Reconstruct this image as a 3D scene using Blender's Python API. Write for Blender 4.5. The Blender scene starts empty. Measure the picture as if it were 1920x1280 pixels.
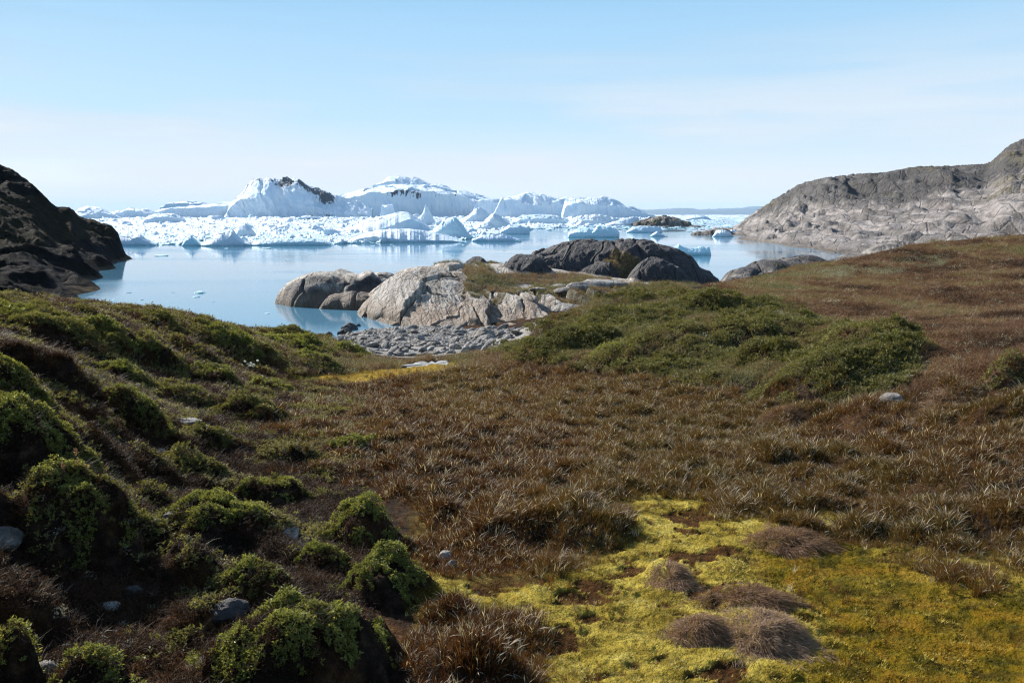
import bpy, math, random
import numpy as np
R = math.radians
sc = bpy.context.scene
rng = np.random.default_rng(7)

# ------------------------------------------------------------------ camera, world, sun, exposure
FPX, PITCH, CAMZ = 1547.0, R(8.75), 6.0
cam = bpy.data.cameras.new('camera'); camo = bpy.data.objects.new('camera', cam); sc.collection.objects.link(camo)
cam.sensor_width = 36.0; cam.lens = 36.0 * FPX / 1920.0; cam.clip_start = 0.1; cam.clip_end = 60000
camo.location = (0, 0, CAMZ); camo.rotation_euler = (math.pi / 2 - PITCH, 0, 0)
sc.camera = camo

SUN_EL, SUN_AZ = R(31), R(-46)            # azimuth measured from +Y (view direction) towards +X
world = bpy.data.worlds.new('World'); sc.world = world; world.use_nodes = True
wn, wl = world.node_tree.nodes, world.node_tree.links
for n in list(wn): wn.remove(n)
wout = wn.new('ShaderNodeOutputWorld'); bg = wn.new('ShaderNodeBackground'); bg.inputs['Strength'].default_value = 0.098
sky = wn.new('ShaderNodeTexSky'); sky.sky_type = 'NISHITA'; sky.sun_disc = False
sky.sun_elevation = SUN_EL; sky.sun_rotation = SUN_AZ; sky.air_density = 1.0; sky.dust_density = 0.6; sky.ozone_density = 1.3; sky.altitude = 10
# thin cirrus streaks low over the horizon
tc = wn.new('ShaderNodeTexCoord'); sep = wn.new('ShaderNodeSeparateXYZ'); wl.new(tc.outputs['Generated'], sep.inputs[0])
mp = wn.new('ShaderNodeMapping'); mp.inputs['Rotation'].default_value = (0, R(9), 0); mp.inputs['Scale'].default_value = (1.6, 1.6, 15)
nz = wn.new('ShaderNodeTexNoise'); nz.inputs['Scale'].default_value = 1.7; nz.inputs['Detail'].default_value = 5; nz.inputs['Roughness'].default_value = 0.45
wl.new(tc.outputs['Generated'], mp.inputs[0]); wl.new(mp.outputs[0], nz.inputs['Vector'])
cr = wn.new('ShaderNodeValToRGB'); cr.color_ramp.elements[0].position = 0.40; cr.color_ramp.elements[1].position = 0.64
wl.new(nz.outputs['Fac'], cr.inputs[0])
er = wn.new('ShaderNodeMapRange'); er.interpolation_type = 'SMOOTHSTEP'
er.inputs['From Min'].default_value = 0.75; er.inputs['From Max'].default_value = 0.25; er.inputs['To Min'].default_value = 0.1; er.inputs['To Max'].default_value = 1.0
wl.new(sep.outputs['Z'], er.inputs['Value'])
m0 = wn.new('ShaderNodeMath'); m0.operation = 'MULTIPLY_ADD'; m0.inputs[1].default_value = 0.06; m0.inputs[2].default_value = 0.96; wl.new(cr.outputs[0], m0.inputs[0])
mu = wn.new('ShaderNodeMath'); mu.operation = 'MULTIPLY'; mu.use_clamp = True; wl.new(m0.outputs[0], mu.inputs[0]); wl.new(er.outputs[0], mu.inputs[1])
mx = wn.new('ShaderNodeMix'); mx.data_type = 'RGBA'; wl.new(mu.outputs[0], mx.inputs[0]); wl.new(sky.outputs[0], mx.inputs[6])
hz = wn.new('ShaderNodeValToRGB'); wl.new(sep.outputs['Z'], hz.inputs[0])
while len(hz.color_ramp.elements) < 4: hz.color_ramp.elements.new(.5)
for e_, (p_, c_) in zip(hz.color_ramp.elements, [(0.0, (1.06, 1.07, 1.08)), (.045, (.90, .99, 1.07)), (.11, (.60, .86, 1.07)), (.26, (.37, .70, 1.04))]): e_.position = p_; e_.color = (*c_, 1)
hs = wn.new('ShaderNodeVectorMath'); hs.operation = 'SCALE'; hs.inputs['Scale'].default_value = 4.0; wl.new(hz.outputs[0], hs.inputs[0]); wl.new(hs.outputs[0], mx.inputs[7])
e2 = wn.new('ShaderNodeMapRange'); e2.interpolation_type = 'SMOOTHSTEP'; wl.new(sep.outputs['Z'], e2.inputs['Value'])
for k_, v_ in zip(('From Min', 'From Max', 'To Min', 'To Max'), (.24, .04, 0, .85)): e2.inputs[k_].default_value = v_
m2 = wn.new('ShaderNodeMath'); m2.operation = 'MULTIPLY'; wl.new(cr.outputs[0], m2.inputs[0]); wl.new(e2.outputs[0], m2.inputs[1])
mc = wn.new('ShaderNodeMix'); mc.data_type = 'RGBA'; wl.new(m2.outputs[0], mc.inputs[0]); wl.new(mx.outputs[2], mc.inputs[6]); mc.inputs[7].default_value = (3.95, 4.05, 4.25, 1)
wl.new(mc.outputs[2], bg.inputs[0]); wl.new(bg.outputs[0], wout.inputs[0])

sl = bpy.data.lights.new('sun', 'SUN'); sl.energy = 5.0; sl.angle = R(0.53); sl.color = (1.0, 0.95, 0.87)
so = bpy.data.objects.new('sun', sl); sc.collection.objects.link(so)
so.rotation_euler = (math.pi / 2 - SUN_EL, 0, math.pi - SUN_AZ); so.location = (-30, 20, 40)
sc.view_settings.view_transform = 'Standard'; sc.view_settings.look = 'None'; sc.view_settings.gamma = 1; sc.view_settings.exposure = 1.2
sc.view_settings.use_curve_mapping = False
sc.cycles.use_denoising = True; sc.cycles.denoiser = 'OPENIMAGEDENOISE'; sc.cycles.denoising_input_passes = 'RGB_ALBEDO_NORMAL'; sc.cycles.denoising_prefilter = 'NONE'; sc.cycles.sample_clamp_indirect = 3.0; sc.cycles.filter_width = 1.25; sc.cycles.max_bounces = 6; sc.cycles.diffuse_bounces = 2; sc.cycles.glossy_bounces = 2; sc.cycles.transmission_bounces = 4
sc.cycles.volume_bounces = 0; sc.cycles.caustics_reflective = False; sc.cycles.caustics_refractive = False

# ------------------------------------------------------------------ photograph pixel <-> world helpers
cp, sp_ = math.cos(PITCH), math.sin(PITCH)
def ray(px, py):
    u = np.asarray(px, float) - 960; w = 640 - np.asarray(py, float)
    return u, FPX * cp + w * sp_, -FPX * sp_ + w * cp
def P(px, py, D):
    u, v, w = ray(px, py); k = D / v
    return u * k, D + 0 * k, CAMZ + w * k
def Pz(px, py, z=0.0):
    u, v, w = ray(px, py); k = (z - CAMZ) / w
    return u * k, v * k, z + 0 * k
def hgt(py, D, px=960): return P(px, py, D)[2]

# ------------------------------------------------------------------ noise
_p = np.random.default_rng(3).permutation(256); _perm = np.concatenate([_p, _p, _p])
_g = np.random.default_rng(5).normal(size=(256, 3)); _g /= np.linalg.norm(_g, axis=1)[:, None]
def pn(x, y, z=0.0):
    x, y, z = np.broadcast_arrays(np.asarray(x, float), y, z)
    xi, yi, zi = np.floor(x), np.floor(y), np.floor(z); fx, fy, fz = x - xi, y - yi, z - zi
    xi, yi, zi = xi.astype(np.int64) & 255, yi.astype(np.int64) & 255, zi.astype(np.int64) & 255
    f = lambda t: t * t * t * (t * (t * 6 - 15) + 10)
    u, v, w = f(fx), f(fy), f(fz); out = 0
    for i in (0, 1):
        for j in (0, 1):
            for k in (0, 1):
                g = _g[_perm[_perm[_perm[(xi + i) & 255] + ((yi + j) & 255)] + ((zi + k) & 255)]]
                d = g[..., 0] * (fx - i) + g[..., 1] * (fy - j) + g[..., 2] * (fz - k)
                out = out + d * (u if i else 1 - u) * (v if j else 1 - v) * (w if k else 1 - w)
    return out * 1.5
def fbm(x, y, z=0.0, o=4, g=0.5):
    a, s, t = 1.0, 0, 0
    for i in range(o):
        s = s + a * pn(x * 2 ** i + 13.1 * i, y * 2 ** i + 7.7 * i, z * 2 ** i + 3.3 * i); t += a; a *= g
    return s / t
def ridged(x, y, z=0.0, o=4, g=0.5):
    a, s, t = 1.0, 0, 0
    for i in range(o):
        s = s + a * (1 - np.abs(pn(x * 2 ** i + 5.1 * i, y * 2 ** i + 9.7 * i, z * 2 ** i)) * 2); t += a; a *= g
    return s / t
def worley(x, y, seed=0):
    """cell noise: F1, F2 and a random value per cell"""
    xi, yi = np.floor(x), np.floor(y); f1 = np.full(x.shape, 9.0); f2 = f1.copy(); cid = np.zeros(x.shape)
    for i in (-1, 0, 1):
        for j in (-1, 0, 1):
            a = _perm[_perm[(xi + i).astype(np.int64) & 255] + ((yi + j).astype(np.int64) & 255)] + seed
            rx, ry = _g[a & 255, 0] * .5 + .5, _g[(a + 77) & 255, 1] * .5 + .5
            d = np.hypot(xi + i + rx - x, yi + j + ry - y)
            m = d < f1; f2 = np.where(m, f1, np.minimum(f2, d)); cid = np.where(m, (a & 255) / 255.0, cid); f1 = np.where(m, d, f1)
    return f1, f2, cid
def ss(a, b, x):
    t = np.clip((x - a) / (b - a), 0, 1); return t * t * (3 - 2 * t)
def smax(a, b, k): # smooth maximum
    h = np.clip(0.5 + 0.5 * (a - b) / k, 0, 1); return b * (1 - h) + a * h + k * h * (1 - h)

# ------------------------------------------------------------------ mesh building
def link(o, parent=None):
    sc.collection.objects.link(o)
    if parent is not None: o.parent = parent
    return o
def tag(o, label=None, cat=None, group=None, kind=None):
    if label: o['label'] = label
    if cat: o['category'] = cat
    if group: o['group'] = group
    if kind: o['kind'] = kind
    return o
def mesh(name, V, Fq, mat, parent=None, smooth=True, attrs=None, loc=None):
    V = np.asarray(V, dtype=np.float32); Fq = np.asarray(Fq, dtype=np.int32)
    me = bpy.data.meshes.new(name); nv = len(V); nf, k = Fq.shape
    me.vertices.add(nv); me.vertices.foreach_set('co', V.ravel())
    me.loops.add(nf * k); me.loops.foreach_set('vertex_index', Fq.ravel())
    me.polygons.add(nf); me.polygons.foreach_set('loop_start', np.arange(0, nf * k, k, dtype=np.int32))
    try: me.polygons.foreach_set('loop_total', np.full(nf, k, dtype=np.int32))
    except Exception: pass
    me.polygons.foreach_set('use_smooth', np.full(nf, smooth, dtype=bool))
    me.update(calc_edges=True)
    for an, av in (attrs or {}).items():
        at = me.attributes.new(an, 'FLOAT', 'POINT'); at.data.foreach_set('value', np.asarray(av, dtype=np.float32).ravel())
    if mat: me.materials.append(mat)
    o = bpy.data.objects.new(name, me)
    if loc is not None: o.location = loc
    return link(o, parent)
def gridfaces(nr, nc):
    i = np.arange(nr - 1)[:, None] * nc + np.arange(nc - 1)[None, :]
    return np.stack([i, i + 1, i + nc + 1, i + nc], -1).reshape(-1, 4)
def empty(name, loc):
    o = bpy.data.objects.new(name, None); o.location = loc; o.empty_display_size = 0.2
    return link(o)

# ------------------------------------------------------------------ node helpers
class NT:
    def __init__(s, name):
        s.m = bpy.data.materials.new(name); s.m.use_nodes = True; s.t = s.m.node_tree; s.n = s.t.nodes; s.l = s.t.links
        for n in list(s.n): s.n.remove(n)
        s.out = s.n.new('ShaderNodeOutputMaterial')
    def new(s, ty, **kw):
        n = s.n.new(ty)
        for k, v in kw.items(): setattr(n, k, v)
        return n
    def set(s, n, key, v):
        if isinstance(v, bpy.types.NodeSocket): s.l.new(v, n.inputs[key])
        else: n.inputs[key].default_value = v
    def pos(s): return s.new('ShaderNodeNewGeometry').outputs['Position']
    def noise(s, scale, detail=4, rough=0.55, vec=None, dist=0.0, sc3=None):
        n = s.new('ShaderNodeTexNoise'); s.set(n, 'Scale', scale); s.set(n, 'Detail', detail); s.set(n, 'Roughness', rough); s.set(n, 'Distortion', dist)
        v = vec or s.pos()
        if sc3:
            mp = s.new('ShaderNodeMapping'); s.l.new(v, mp.inputs[0]); mp.inputs['Scale'].default_value = sc3; v = mp.outputs[0]
        s.l.new(v, n.inputs['Vector']); return n.outputs['Fac']
    def vor(s, scale, feature='F1', sc3=None, vec=None, rot=None):
        n = s.new('ShaderNodeTexVoronoi', feature=feature); s.set(n, 'Scale', scale); v = vec or s.pos()
        if sc3:
            mp = s.new('ShaderNodeMapping'); s.l.new(v, mp.inputs[0]); mp.inputs['Scale'].default_value = sc3
            if rot: mp.inputs['Rotation'].default_value = rot
            v = mp.outputs[0]
        s.l.new(v, n.inputs['Vector']); return n.outputs['Distance']
    def attr(s, name, inst=False):
        n = s.new('ShaderNodeAttribute', attribute_name=name); n.attribute_type = 'INSTANCER' if inst else 'GEOMETRY'; return n.outputs['Fac']
    def rmp(s, v, a, b, c=0.0, d=1.0):
        n = s.new('ShaderNodeMapRange'); s.l.new(v, n.inputs['Value'])
        for k, x in zip(('From Min', 'From Max', 'To Min', 'To Max'), (a, b, c, d)): n.inputs[k].default_value = x
        return n.outputs[0]
    def math(s, op, a, b=0.0):
        n = s.new('ShaderNodeMath', operation=op); s.set(n, 0, a); s.set(n, 1, b); return n.outputs[0]
    def mix(s, f, a, b, blend='MIX'):
        n = s.new('ShaderNodeMix', data_type='RGBA', blend_type=blend)
        c4 = lambda c: c if isinstance(c, bpy.types.NodeSocket) else (*c, 1)
        s.set(n, 0, f); s.set(n, 6, c4(a)); s.set(n, 7, c4(b)); return n.outputs[2]
    def ramp(s, v, stops):
        n = s.new('ShaderNodeValToRGB'); e = n.color_ramp.elements
        while len(e) < len(stops): e.new(0.5)
        for i, (p, c) in enumerate(stops): e[i].position = p; e[i].color = (*c, 1)
        s.l.new(v, n.inputs[0]); return n.outputs[0]
    def bump(s, h, strength=0.5, dist=0.1):
        n = s.new('ShaderNodeBump'); s.l.new(h, n.inputs['Height']); n.inputs['Strength'].default_value = strength; n.inputs['Distance'].default_value = dist; return n.outputs[0]
    def prin(s, col, rough=0.8, normal=None, spec=0.3, **kw):
        n = s.new('ShaderNodeBsdfPrincipled'); s.set(n, 'Base Color', col if isinstance(col, bpy.types.NodeSocket) else (*col, 1)); s.set(n, 'Roughness', rough); s.set(n, 'Specular IOR Level', spec)
        if normal: s.l.new(normal, n.inputs['Normal'])
        for k, v in kw.items(): s.set(n, k, v)
        s.l.new(n.outputs[0], s.out.inputs[0]); return n

# ------------------------------------------------------------------ materials
def mat_ground():
    t = NT('ground_cover')
    n1 = t.noise(9, 6, .65); n2 = t.noise(1.3, 4, .6); n3 = t.noise(45, 3, .6)
    peat = t.ramp(n1, [(.3, (.008, .006, .005)), (.5, (.020, .013, .009)), (.62, (.042, .026, .016)), (.75, (.075, .052, .035))])
    rust = t.ramp(n1, [(.3, (.02, .011, .007)), (.55, (.06, .029, .012)), (.8, (.12, .07, .025))])
    peat = t.mix(t.rmp(n2, .50, .62), peat, rust)
    heath = t.ramp(n1, [(.3, (.04, .026, .018)), (.5, (.11, .065, .042)), (.65, (.17, .11, .07)), (.8, (.2, .16, .09))])
    heath = t.mix(t.rmp(n2, .5, .65), heath, t.ramp(n1, [(.3, (.03, .03, .012)), (.7, (.09, .085, .03))]))
    lich = t.ramp(n1, [(.35, (.05, .045, .03)), (.5, (.17, .17, .12)), (.7, (.28, .29, .22))])
    n4 = t.noise(3.2, 5, .6, dist=.4)
    moss = t.ramp(n4, [(.34, (.05, .030, .006)), (.45, (.16, .11, .016)), (.57, (.30, .225, .04)), (.75, (.38, .31, .09))])
    moss = t.mix(t.rmp(n3, .35, .7, 0, .45), moss, (.13, .12, .015))
    wet = t.ramp(n4, [(.3, (.010, .010, .002)), (.42, (.045, .036, .003)), (.5, (.10, .068, .004)), (.62, (.14, .075, .006)), (.8, (.22, .17, .02))])
    gravel = t.ramp(n1, [(.3, (.12, .11, .10)), (.7, (.34, .32, .30))])
    dk = t.mix(t.attr('heath'), peat, heath); dk = t.mix(t.attr('lichen'), dk, lich)
    dk = t.mix(t.attr('beach'), dk, gravel)
    m = t.mix(t.attr('wet'), moss, wet)
    holes = t.rmp(t.attr('pit'), 0, 1)
    m = t.mix(holes, m, t.ramp(n1, [(.3, (.02, .009, .004)), (.7, (.07, .032, .01))]))
    orange = t.ramp(n1, [(.35, (.09, .05, .01)), (.55, (.26, .165, .02)), (.8, (.36, .27, .06))])
    m = t.mix(t.attr('orange'), m, orange)
    col = t.mix(t.attr('moss'), dk, m)
    h = t.math('ADD', t.math('MULTIPLY', n1, 1.0), t.math('MULTIPLY', n3, .45))
    t.prin(col, t.rmp(t.attr('wet'), 0, 1, .95, .9), t.bump(h, .9, .06), .03)
    return t.m
def mat_rock(name, pale, dark, brown, crack=2.2, tide=True, ms=1.0, gm=1.0):
    t = NT(name); pos = t.pos()
    n1 = t.noise(.55 / ms ** .7, 6, .6, dist=.5); n2 = t.noise(5 / ms, 7, .7); n3 = t.noise(28 / ms, 4, .7)
    st = t.noise(1.0 / ms, 5, .6, sc3=(3.2, .5, .5), dist=.6)
    p = t.ramp(n2, [(.28, tuple(c * .45 for c in pale)), (.45, tuple(c * .85 for c in pale)), (.6, pale), (.8, tuple(min(1, c * 1.3) for c in pale))])
    b = t.ramp(n2, [(.3, tuple(c * .5 for c in brown)), (.7, brown)])
    d = t.ramp(n2, [(.3, tuple(c * .45 for c in dark)), (.55, dark), (.72, tuple(c * 2.6 for c in dark))])
    c = t.mix(t.rmp(n1, .5, .62, 0, .75), p, b)
    c = t.mix(t.rmp(n3, .55, .75, 0, .5), c, tuple(x * .35 for x in pale))
    if ms > 1:
        sd = t.noise(.16, 6, .7, sc3=(.22, .22, 1.9), dist=1.6); c = t.mix(t.rmp(sd, .46, .60, 0, .75), c, tuple(x * .3 for x in pale))
    lick = t.math('MULTIPLY', t.rmp(st, .5, .6), .7)
    c = t.mix(lick, c, tuple(x * .45 for x in brown))
    dm = t.math('ADD', t.attr('dark'), t.math('MULTIPLY', t.math('SUBTRACT', n1, .5), 1.1))
    c = t.mix(t.rmp(dm, .35, .6), c, d)
    g = t.ramp(n2, [(.3, (.02 * gm, .018 * gm, .008 * gm)), (.5, (.055 * gm, .045 * gm, .018 * gm)), (.75, (.11 * gm, .085 * gm, .035 * gm))])
    c = t.mix(t.rmp(t.math('ADD', t.attr('grass'), t.math('MULTIPLY', t.math('SUBTRACT', n2, .5), .6)), .4, .55), c, g)
    if tide:
        sep = t.new('ShaderNodeSeparateXYZ'); t.l.new(pos, sep.inputs[0])
        z = t.math('ADD', sep.outputs['Z'], t.math('MULTIPLY', t.math('SUBTRACT', n1, .5), .8))
        c = t.mix(t.rmp(t.math('ADD', z, t.math('MULTIPLY', t.math('SUBTRACT', n2, .5), 1.2)), 1.25, .7, 0, .6), c, tuple(x * .75 for x in brown))
        c = t.mix(t.rmp(z, .45, .1, 0, .7), c, (.085, .06, .035)); 
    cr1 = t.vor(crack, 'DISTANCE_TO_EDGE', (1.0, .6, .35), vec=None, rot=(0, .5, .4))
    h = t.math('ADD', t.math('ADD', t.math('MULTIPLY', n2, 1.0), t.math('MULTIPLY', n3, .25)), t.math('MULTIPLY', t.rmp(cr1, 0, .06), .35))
    c = t.mix(t.rmp(cr1, 0, .025, .6, 0), c, tuple(x * .12 for x in pale))  # crack lines darkened in the colour for the shade inside crevices
    t.prin(c, .78, t.bump(h, .9, .14 * ms), .3 if gm == 1.0 else .01)
    return t.m
def mat_ice():
    t = NT('glacier_ice'); pos = t.pos(); sep = t.new('ShaderNodeSeparateXYZ'); t.l.new(pos, sep.inputs[0])
    n = t.noise(.35, 5, .6); n2 = t.noise(.05, 4, .55); n3 = t.noise(2.5, 5, .65)
    c = t.mix(t.rmp(n2, .4, .7), (.58, .645, .70), (.45, .565, .68))
    c = t.mix(t.rmp(t.attr('blue'), 0, 1, 0, .8), c, (.36, .66, .72))
    z = t.math('ADD', sep.outputs['Z'], t.math('MULTIPLY', n, -.8))
    c = t.mix(t.rmp(z, .15, -.5, 0, .8), c, (.14, .36, .40))
    streak = t.noise(.22, 5, .7, sc3=(1, 1, .25))
    dm = t.math('ADD', t.attr('dirt'), t.math('MULTIPLY', t.math('SUBTRACT', streak, .5), 4.2))
    c = t.mix(t.rmp(dm, .45, .62), c, (.028, .034, .048))
    h = t.math('ADD', n, t.math('MULTIPLY', n3, .2))
    t.prin(c, .7, t.bump(h, .4, .6), .08)
    return t.m
def mat_water():
    t = NT('sea_water')
    n = t.noise(1.1, 5, .6, sc3=(.35, 1.1, 1)); n2 = t.noise(.03, 5, .6, sc3=(.22, 1, 1), dist=.8)
    t.prin(t.mix(n2, (.06, .155, .24), (.075, .18, .26)), t.rmp(n2, .42, .62, .02, .16), t.bump(n, .07, .05), .5, IOR=1.333)
    return t.m
def mat_leaf(name, base, var, rough=.42, trans=.35, inst=False, spec=.5):
    """leaf / blade: tint attribute 0..1 blends from one colour to another"""
    t = NT(name)
    a = t.attr('tint', inst)
    col = t.ramp(a, [(i / (len(base) - 1), c) for i, c in enumerate(base)])
    n = t.noise(18, 2, .5); col = t.mix(t.rmp(n, .35, .7, 0, var), col, tuple(x * .4 for x in base[0]))
    p = t.new('ShaderNodeBsdfPrincipled'); t.l.new(col, p.inputs['Base Color']); p.inputs['Roughness'].default_value = rough; p.inputs['Specular IOR Level'].default_value = spec
    tr = t.new('ShaderNodeBsdfTranslucent'); t.l.new(t.mix(.5, col, t.mix(1, col, (1.5, 1.4, .5), 'MULTIPLY')), tr.inputs[0])
    ms = t.new('ShaderNodeMixShader'); ms.inputs[0].default_value = trans
    t.l.new(p.outputs[0], ms.inputs[1]); t.l.new(tr.outputs[0], ms.inputs[2]); t.l.new(ms.outputs[0], t.out.inputs[0])
    return t.m
M = {}
M['ground'] = mat_ground(); M['ice'] = mat_ice(); M['water'] = mat_water()
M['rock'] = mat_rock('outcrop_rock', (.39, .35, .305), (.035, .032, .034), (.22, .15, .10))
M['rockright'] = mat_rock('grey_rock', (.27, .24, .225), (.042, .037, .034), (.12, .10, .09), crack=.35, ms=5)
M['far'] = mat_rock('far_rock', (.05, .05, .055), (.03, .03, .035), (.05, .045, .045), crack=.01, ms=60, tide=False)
M['rockleft'] = mat_rock('shade_dark_rock', (.015, .0145, .017), (.003, .0027, .003), (.009, .006, .004), crack=.4, ms=4, gm=.22)  # left cliff's backlit shade put into the colour: rock and grass near black
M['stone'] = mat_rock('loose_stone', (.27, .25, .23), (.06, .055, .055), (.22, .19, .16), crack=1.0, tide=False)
M['willow'] = mat_leaf('willow_leaf', [(.06, .068, .016), (.15, .165, .035), (.25, .25, .06), (.36, .33, .12)], .4, .5, .42, False, .3)
M['willowfar'] = mat_leaf('willow_leaf_olive', [(.065, .065, .018), (.14, .135, .036), (.22, .20, .06), (.30, .26, .11)], .4, .55, .35, False, .25)
M['twig'] = mat_leaf('twig_bark', [(.03, .02, .014), (.07, .05, .035)], .3, .8, .0)
M['sedge'] = mat_leaf('sedge_blade', [(.032, .013, .006), (.075, .031, .012), (.115, .056, .019), (.095, .062, .018), (.045, .046, .013), (.55, .46, .36)], .35, .5, .42, True, .08)
M['litter'] = mat_leaf('shaded_litter_stem', [(.022, .013, .009), (.055, .028, .015), (.11, .055, .025), (.14, .105, .035), (.09, .095, .028), (.34, .31, .24)], .35, .6, .25, True, .1)  # heath colours darkened: shade on the hummock flanks put into the colour
M['heath'] = mat_leaf('heath_sprig', [(.06, .034, .02), (.16, .085, .05), (.24, .145, .085), (.25, .20, .10), (.14, .145, .055), (.42, .41, .31)], .35, .65, .25, True, .15)
M['tussock'] = mat_leaf('dry_blade', [(.12, .06, .034), (.28, .18, .12), (.44, .33, .25)], .3, .65, .35, False, .15)
M['white'] = mat_leaf('cotton_tuft', [(.75, .74, .7), (.8, .8, .78)], .1, .9, .3)

# ------------------------------------------------------------------ scattered-point surface interpolation
class TPS:
    def __init__(s, pts, reg=1e-3):
        A = np.array([(x / y, math.log(y)) for x, y, z in pts]); s.c = A; z = np.array([p[2] for p in pts]); n = len(A)
        K = s.phi(A[:, None] - A[None]) + reg * np.eye(n); Q = np.c_[np.ones(n), A]
        L = np.zeros((n + 3, n + 3)); L[:n, :n] = K; L[:n, n:] = Q; L[n:, :n] = Q.T
        s.w = np.linalg.solve(L, np.r_[z, 0, 0, 0])
    @staticmethod
    def phi(d):
        r2 = (d ** 2).sum(-1) + 1e-12; return .5 * r2 * np.log(r2)
    def __call__(s, X, Y):
        sh = np.shape(X); q = np.stack([np.ravel(X) / np.ravel(Y), np.log(np.ravel(Y))], -1); out = np.empty(len(q))
        for a in range(0, len(q), 20000):
            b = q[a:a + 20000]; out[a:a + 20000] = s.phi(b[:, None] - s.c[None]) @ s.w[:-3] + s.w[-3] + b @ s.w[-2:]
        return out.reshape(sh)

G = []
def gz(px, py, z): G.append(tuple(float(v) for v in Pz(px, py, z)))
def gd(px, py, D): G.append(tuple(float(v) for v in P(px, py, D)))
def gr(px, D, z): G.append(((px - 960) / FPX * D, D, z))          # roughly below pixel column px at distance D
for px, py, z in [(-300, 1280, 3.8), (0, 1280, 3.5), (500, 1280, 3.4), (1000, 1280, 3.25), (1500, 1280, 3.2), (1920, 1280, 3.25), (2200, 1280, 3.4),
                  (0, 1100, 3.6), (400, 1100, 3.3), (900, 1100, 3.15), (1400, 1100, 3.1), (1900, 1100, 3.2),
                  (-250, 950, 4.15), (0, 950, 3.8), (300, 950, 3.2), (700, 950, 3.0), (1200, 950, 2.95), (1600, 950, 3.0), (1900, 950, 3.15), (2200, 950, 3.4),
                  (0, 850, 4.0), (150, 850, 3.5), (300, 850, 3.05), (600, 850, 2.75), (1000, 850, 2.65), (1500, 850, 2.75), (1900, 850, 3.15),
                  (0, 760, 4.2), (150, 760, 3.7), (300, 760, 2.85), (450, 760, 2.5), (600, 760, 2.25), (1000, 760, 2.15), (1400, 760, 2.45), (1650, 760, 2.85), (1900, 760, 3.3),
                  (120, 690, 3.85), (300, 690, 2.8), (450, 690, 2.1), (600, 700, 1.65), (800, 700, 1.5), (1100, 700, 1.85), (1300, 700, 2.35), (1600, 700, 3.05), (1900, 700, 3.6),
                  (640, 650, .75), (760, 668, .95), (860, 665, 1.0), (950, 650, 1.0), (640, 628, .1), (700, 640, .4), (820, 640, .5), (900, 632, .5),
                  (500, 660, 1.5), (400, 640, 2.1), (250, 620, 3.4)]: gz(px, py, z)
for px, py, D in [(0, 592, 16), (-250, 585, 16), (100, 592, 17), (200, 590, 20), (300, 589, 22), (400, 600, 25), (450, 612, 27), (500, 621, 29), (580, 630, 34),
                  (1300, 620, 24), (1500, 600, 27), (1700, 600, 27), (1900, 600, 24), (2200, 600, 24), (1700, 525, 42), (1900, 520, 40), (1900, 480, 50), (2200, 470, 48),
                  (1920, 441, 62), (2200, 410, 70), (1700, 462, 62), (1600, 486, 55), (1500, 500, 50), (1420, 520, 46), (1350, 537, 42), (1200, 545, 37), (1080, 575, 35), (1000, 605, 34), (945, 640, 36),
                  (1100, 620, 29), (1200, 580, 31), (1500, 540, 38)]: gd(px, py, D)
for px, D, z in [(-250, 24, 2.5), (0, 24, 2.6), (100, 26, 1.5), (200, 29, .8), (300, 30, .4), (400, 33, 0), (480, 35, -.3), (560, 40, -.8), (-250, 36, -.8), (0, 36, -1.), (200, 40, -1.5), (400, 46, -2), (600, 50, -2),
                 (0, 60, -2), (700, 52, -1.5), (640, 44, -.5), (720, 44, -.1), (800, 44, .1), (850, 50, 0), (950, 42, .35), (950, 46, .4), (1050, 46, .9), (1200, 48, 1.3), (1100, 60, -1), (1300, 55, .6), (1300, 70, -2), (1000, 75, -2), (1450, 62, .8), (1420, 70, -1.5),
                 (1550, 68, .8), (1550, 80, -1.5), (1700, 75, 1.2), (1700, 92, -2), (1920, 80, 2.5), (1920, 100, .5), (2200, 100, 2), (1500, 100, -2), (700, 90, -2), (200, 90, -2)]: gr(px, D, z)
# close to and behind the camera: the slope the photographer stands on
for px, D, z in [(-300, 2.2, 4.2), (960, 2.2, 3.7), (2200, 2.2, 3.7), (960, 1.2, 3.9), (-3500, 2.2, 4.6), (-3500, 1.2, 4.6), (4500, 2.2, 4.0), (4500, 1.2, 4.0), (-2500, 6, 4.9), (-2000, 14, 5.4), (-1800, 26, 4.5), (4000, 6, 4.1), (4000, 14, 4.4), (4000, 40, 5.0), (-5000, 2, 4.8), (6500, 2, 4.1)]: gr(px, D, z)
tps = TPS(G)
def base_ground(X, Y): return tps(X, np.maximum(Y, 1.5))

def hit(px, py, dz=0.0, f=base_ground, dmin=2.5, dmax=110):
    """first point where the view ray meets the surface f raised by dz"""
    u, v, w = ray(px, py); D = np.geomspace(dmin, dmax, 900); X = u / v * D; Z = CAMZ + w / v * D
    g = f(X, D) + dz; k = np.argmax(Z < g)
    if not (Z < g).any(): k = len(D) - 1
    return float(X[k]), float(D[k])

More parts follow.
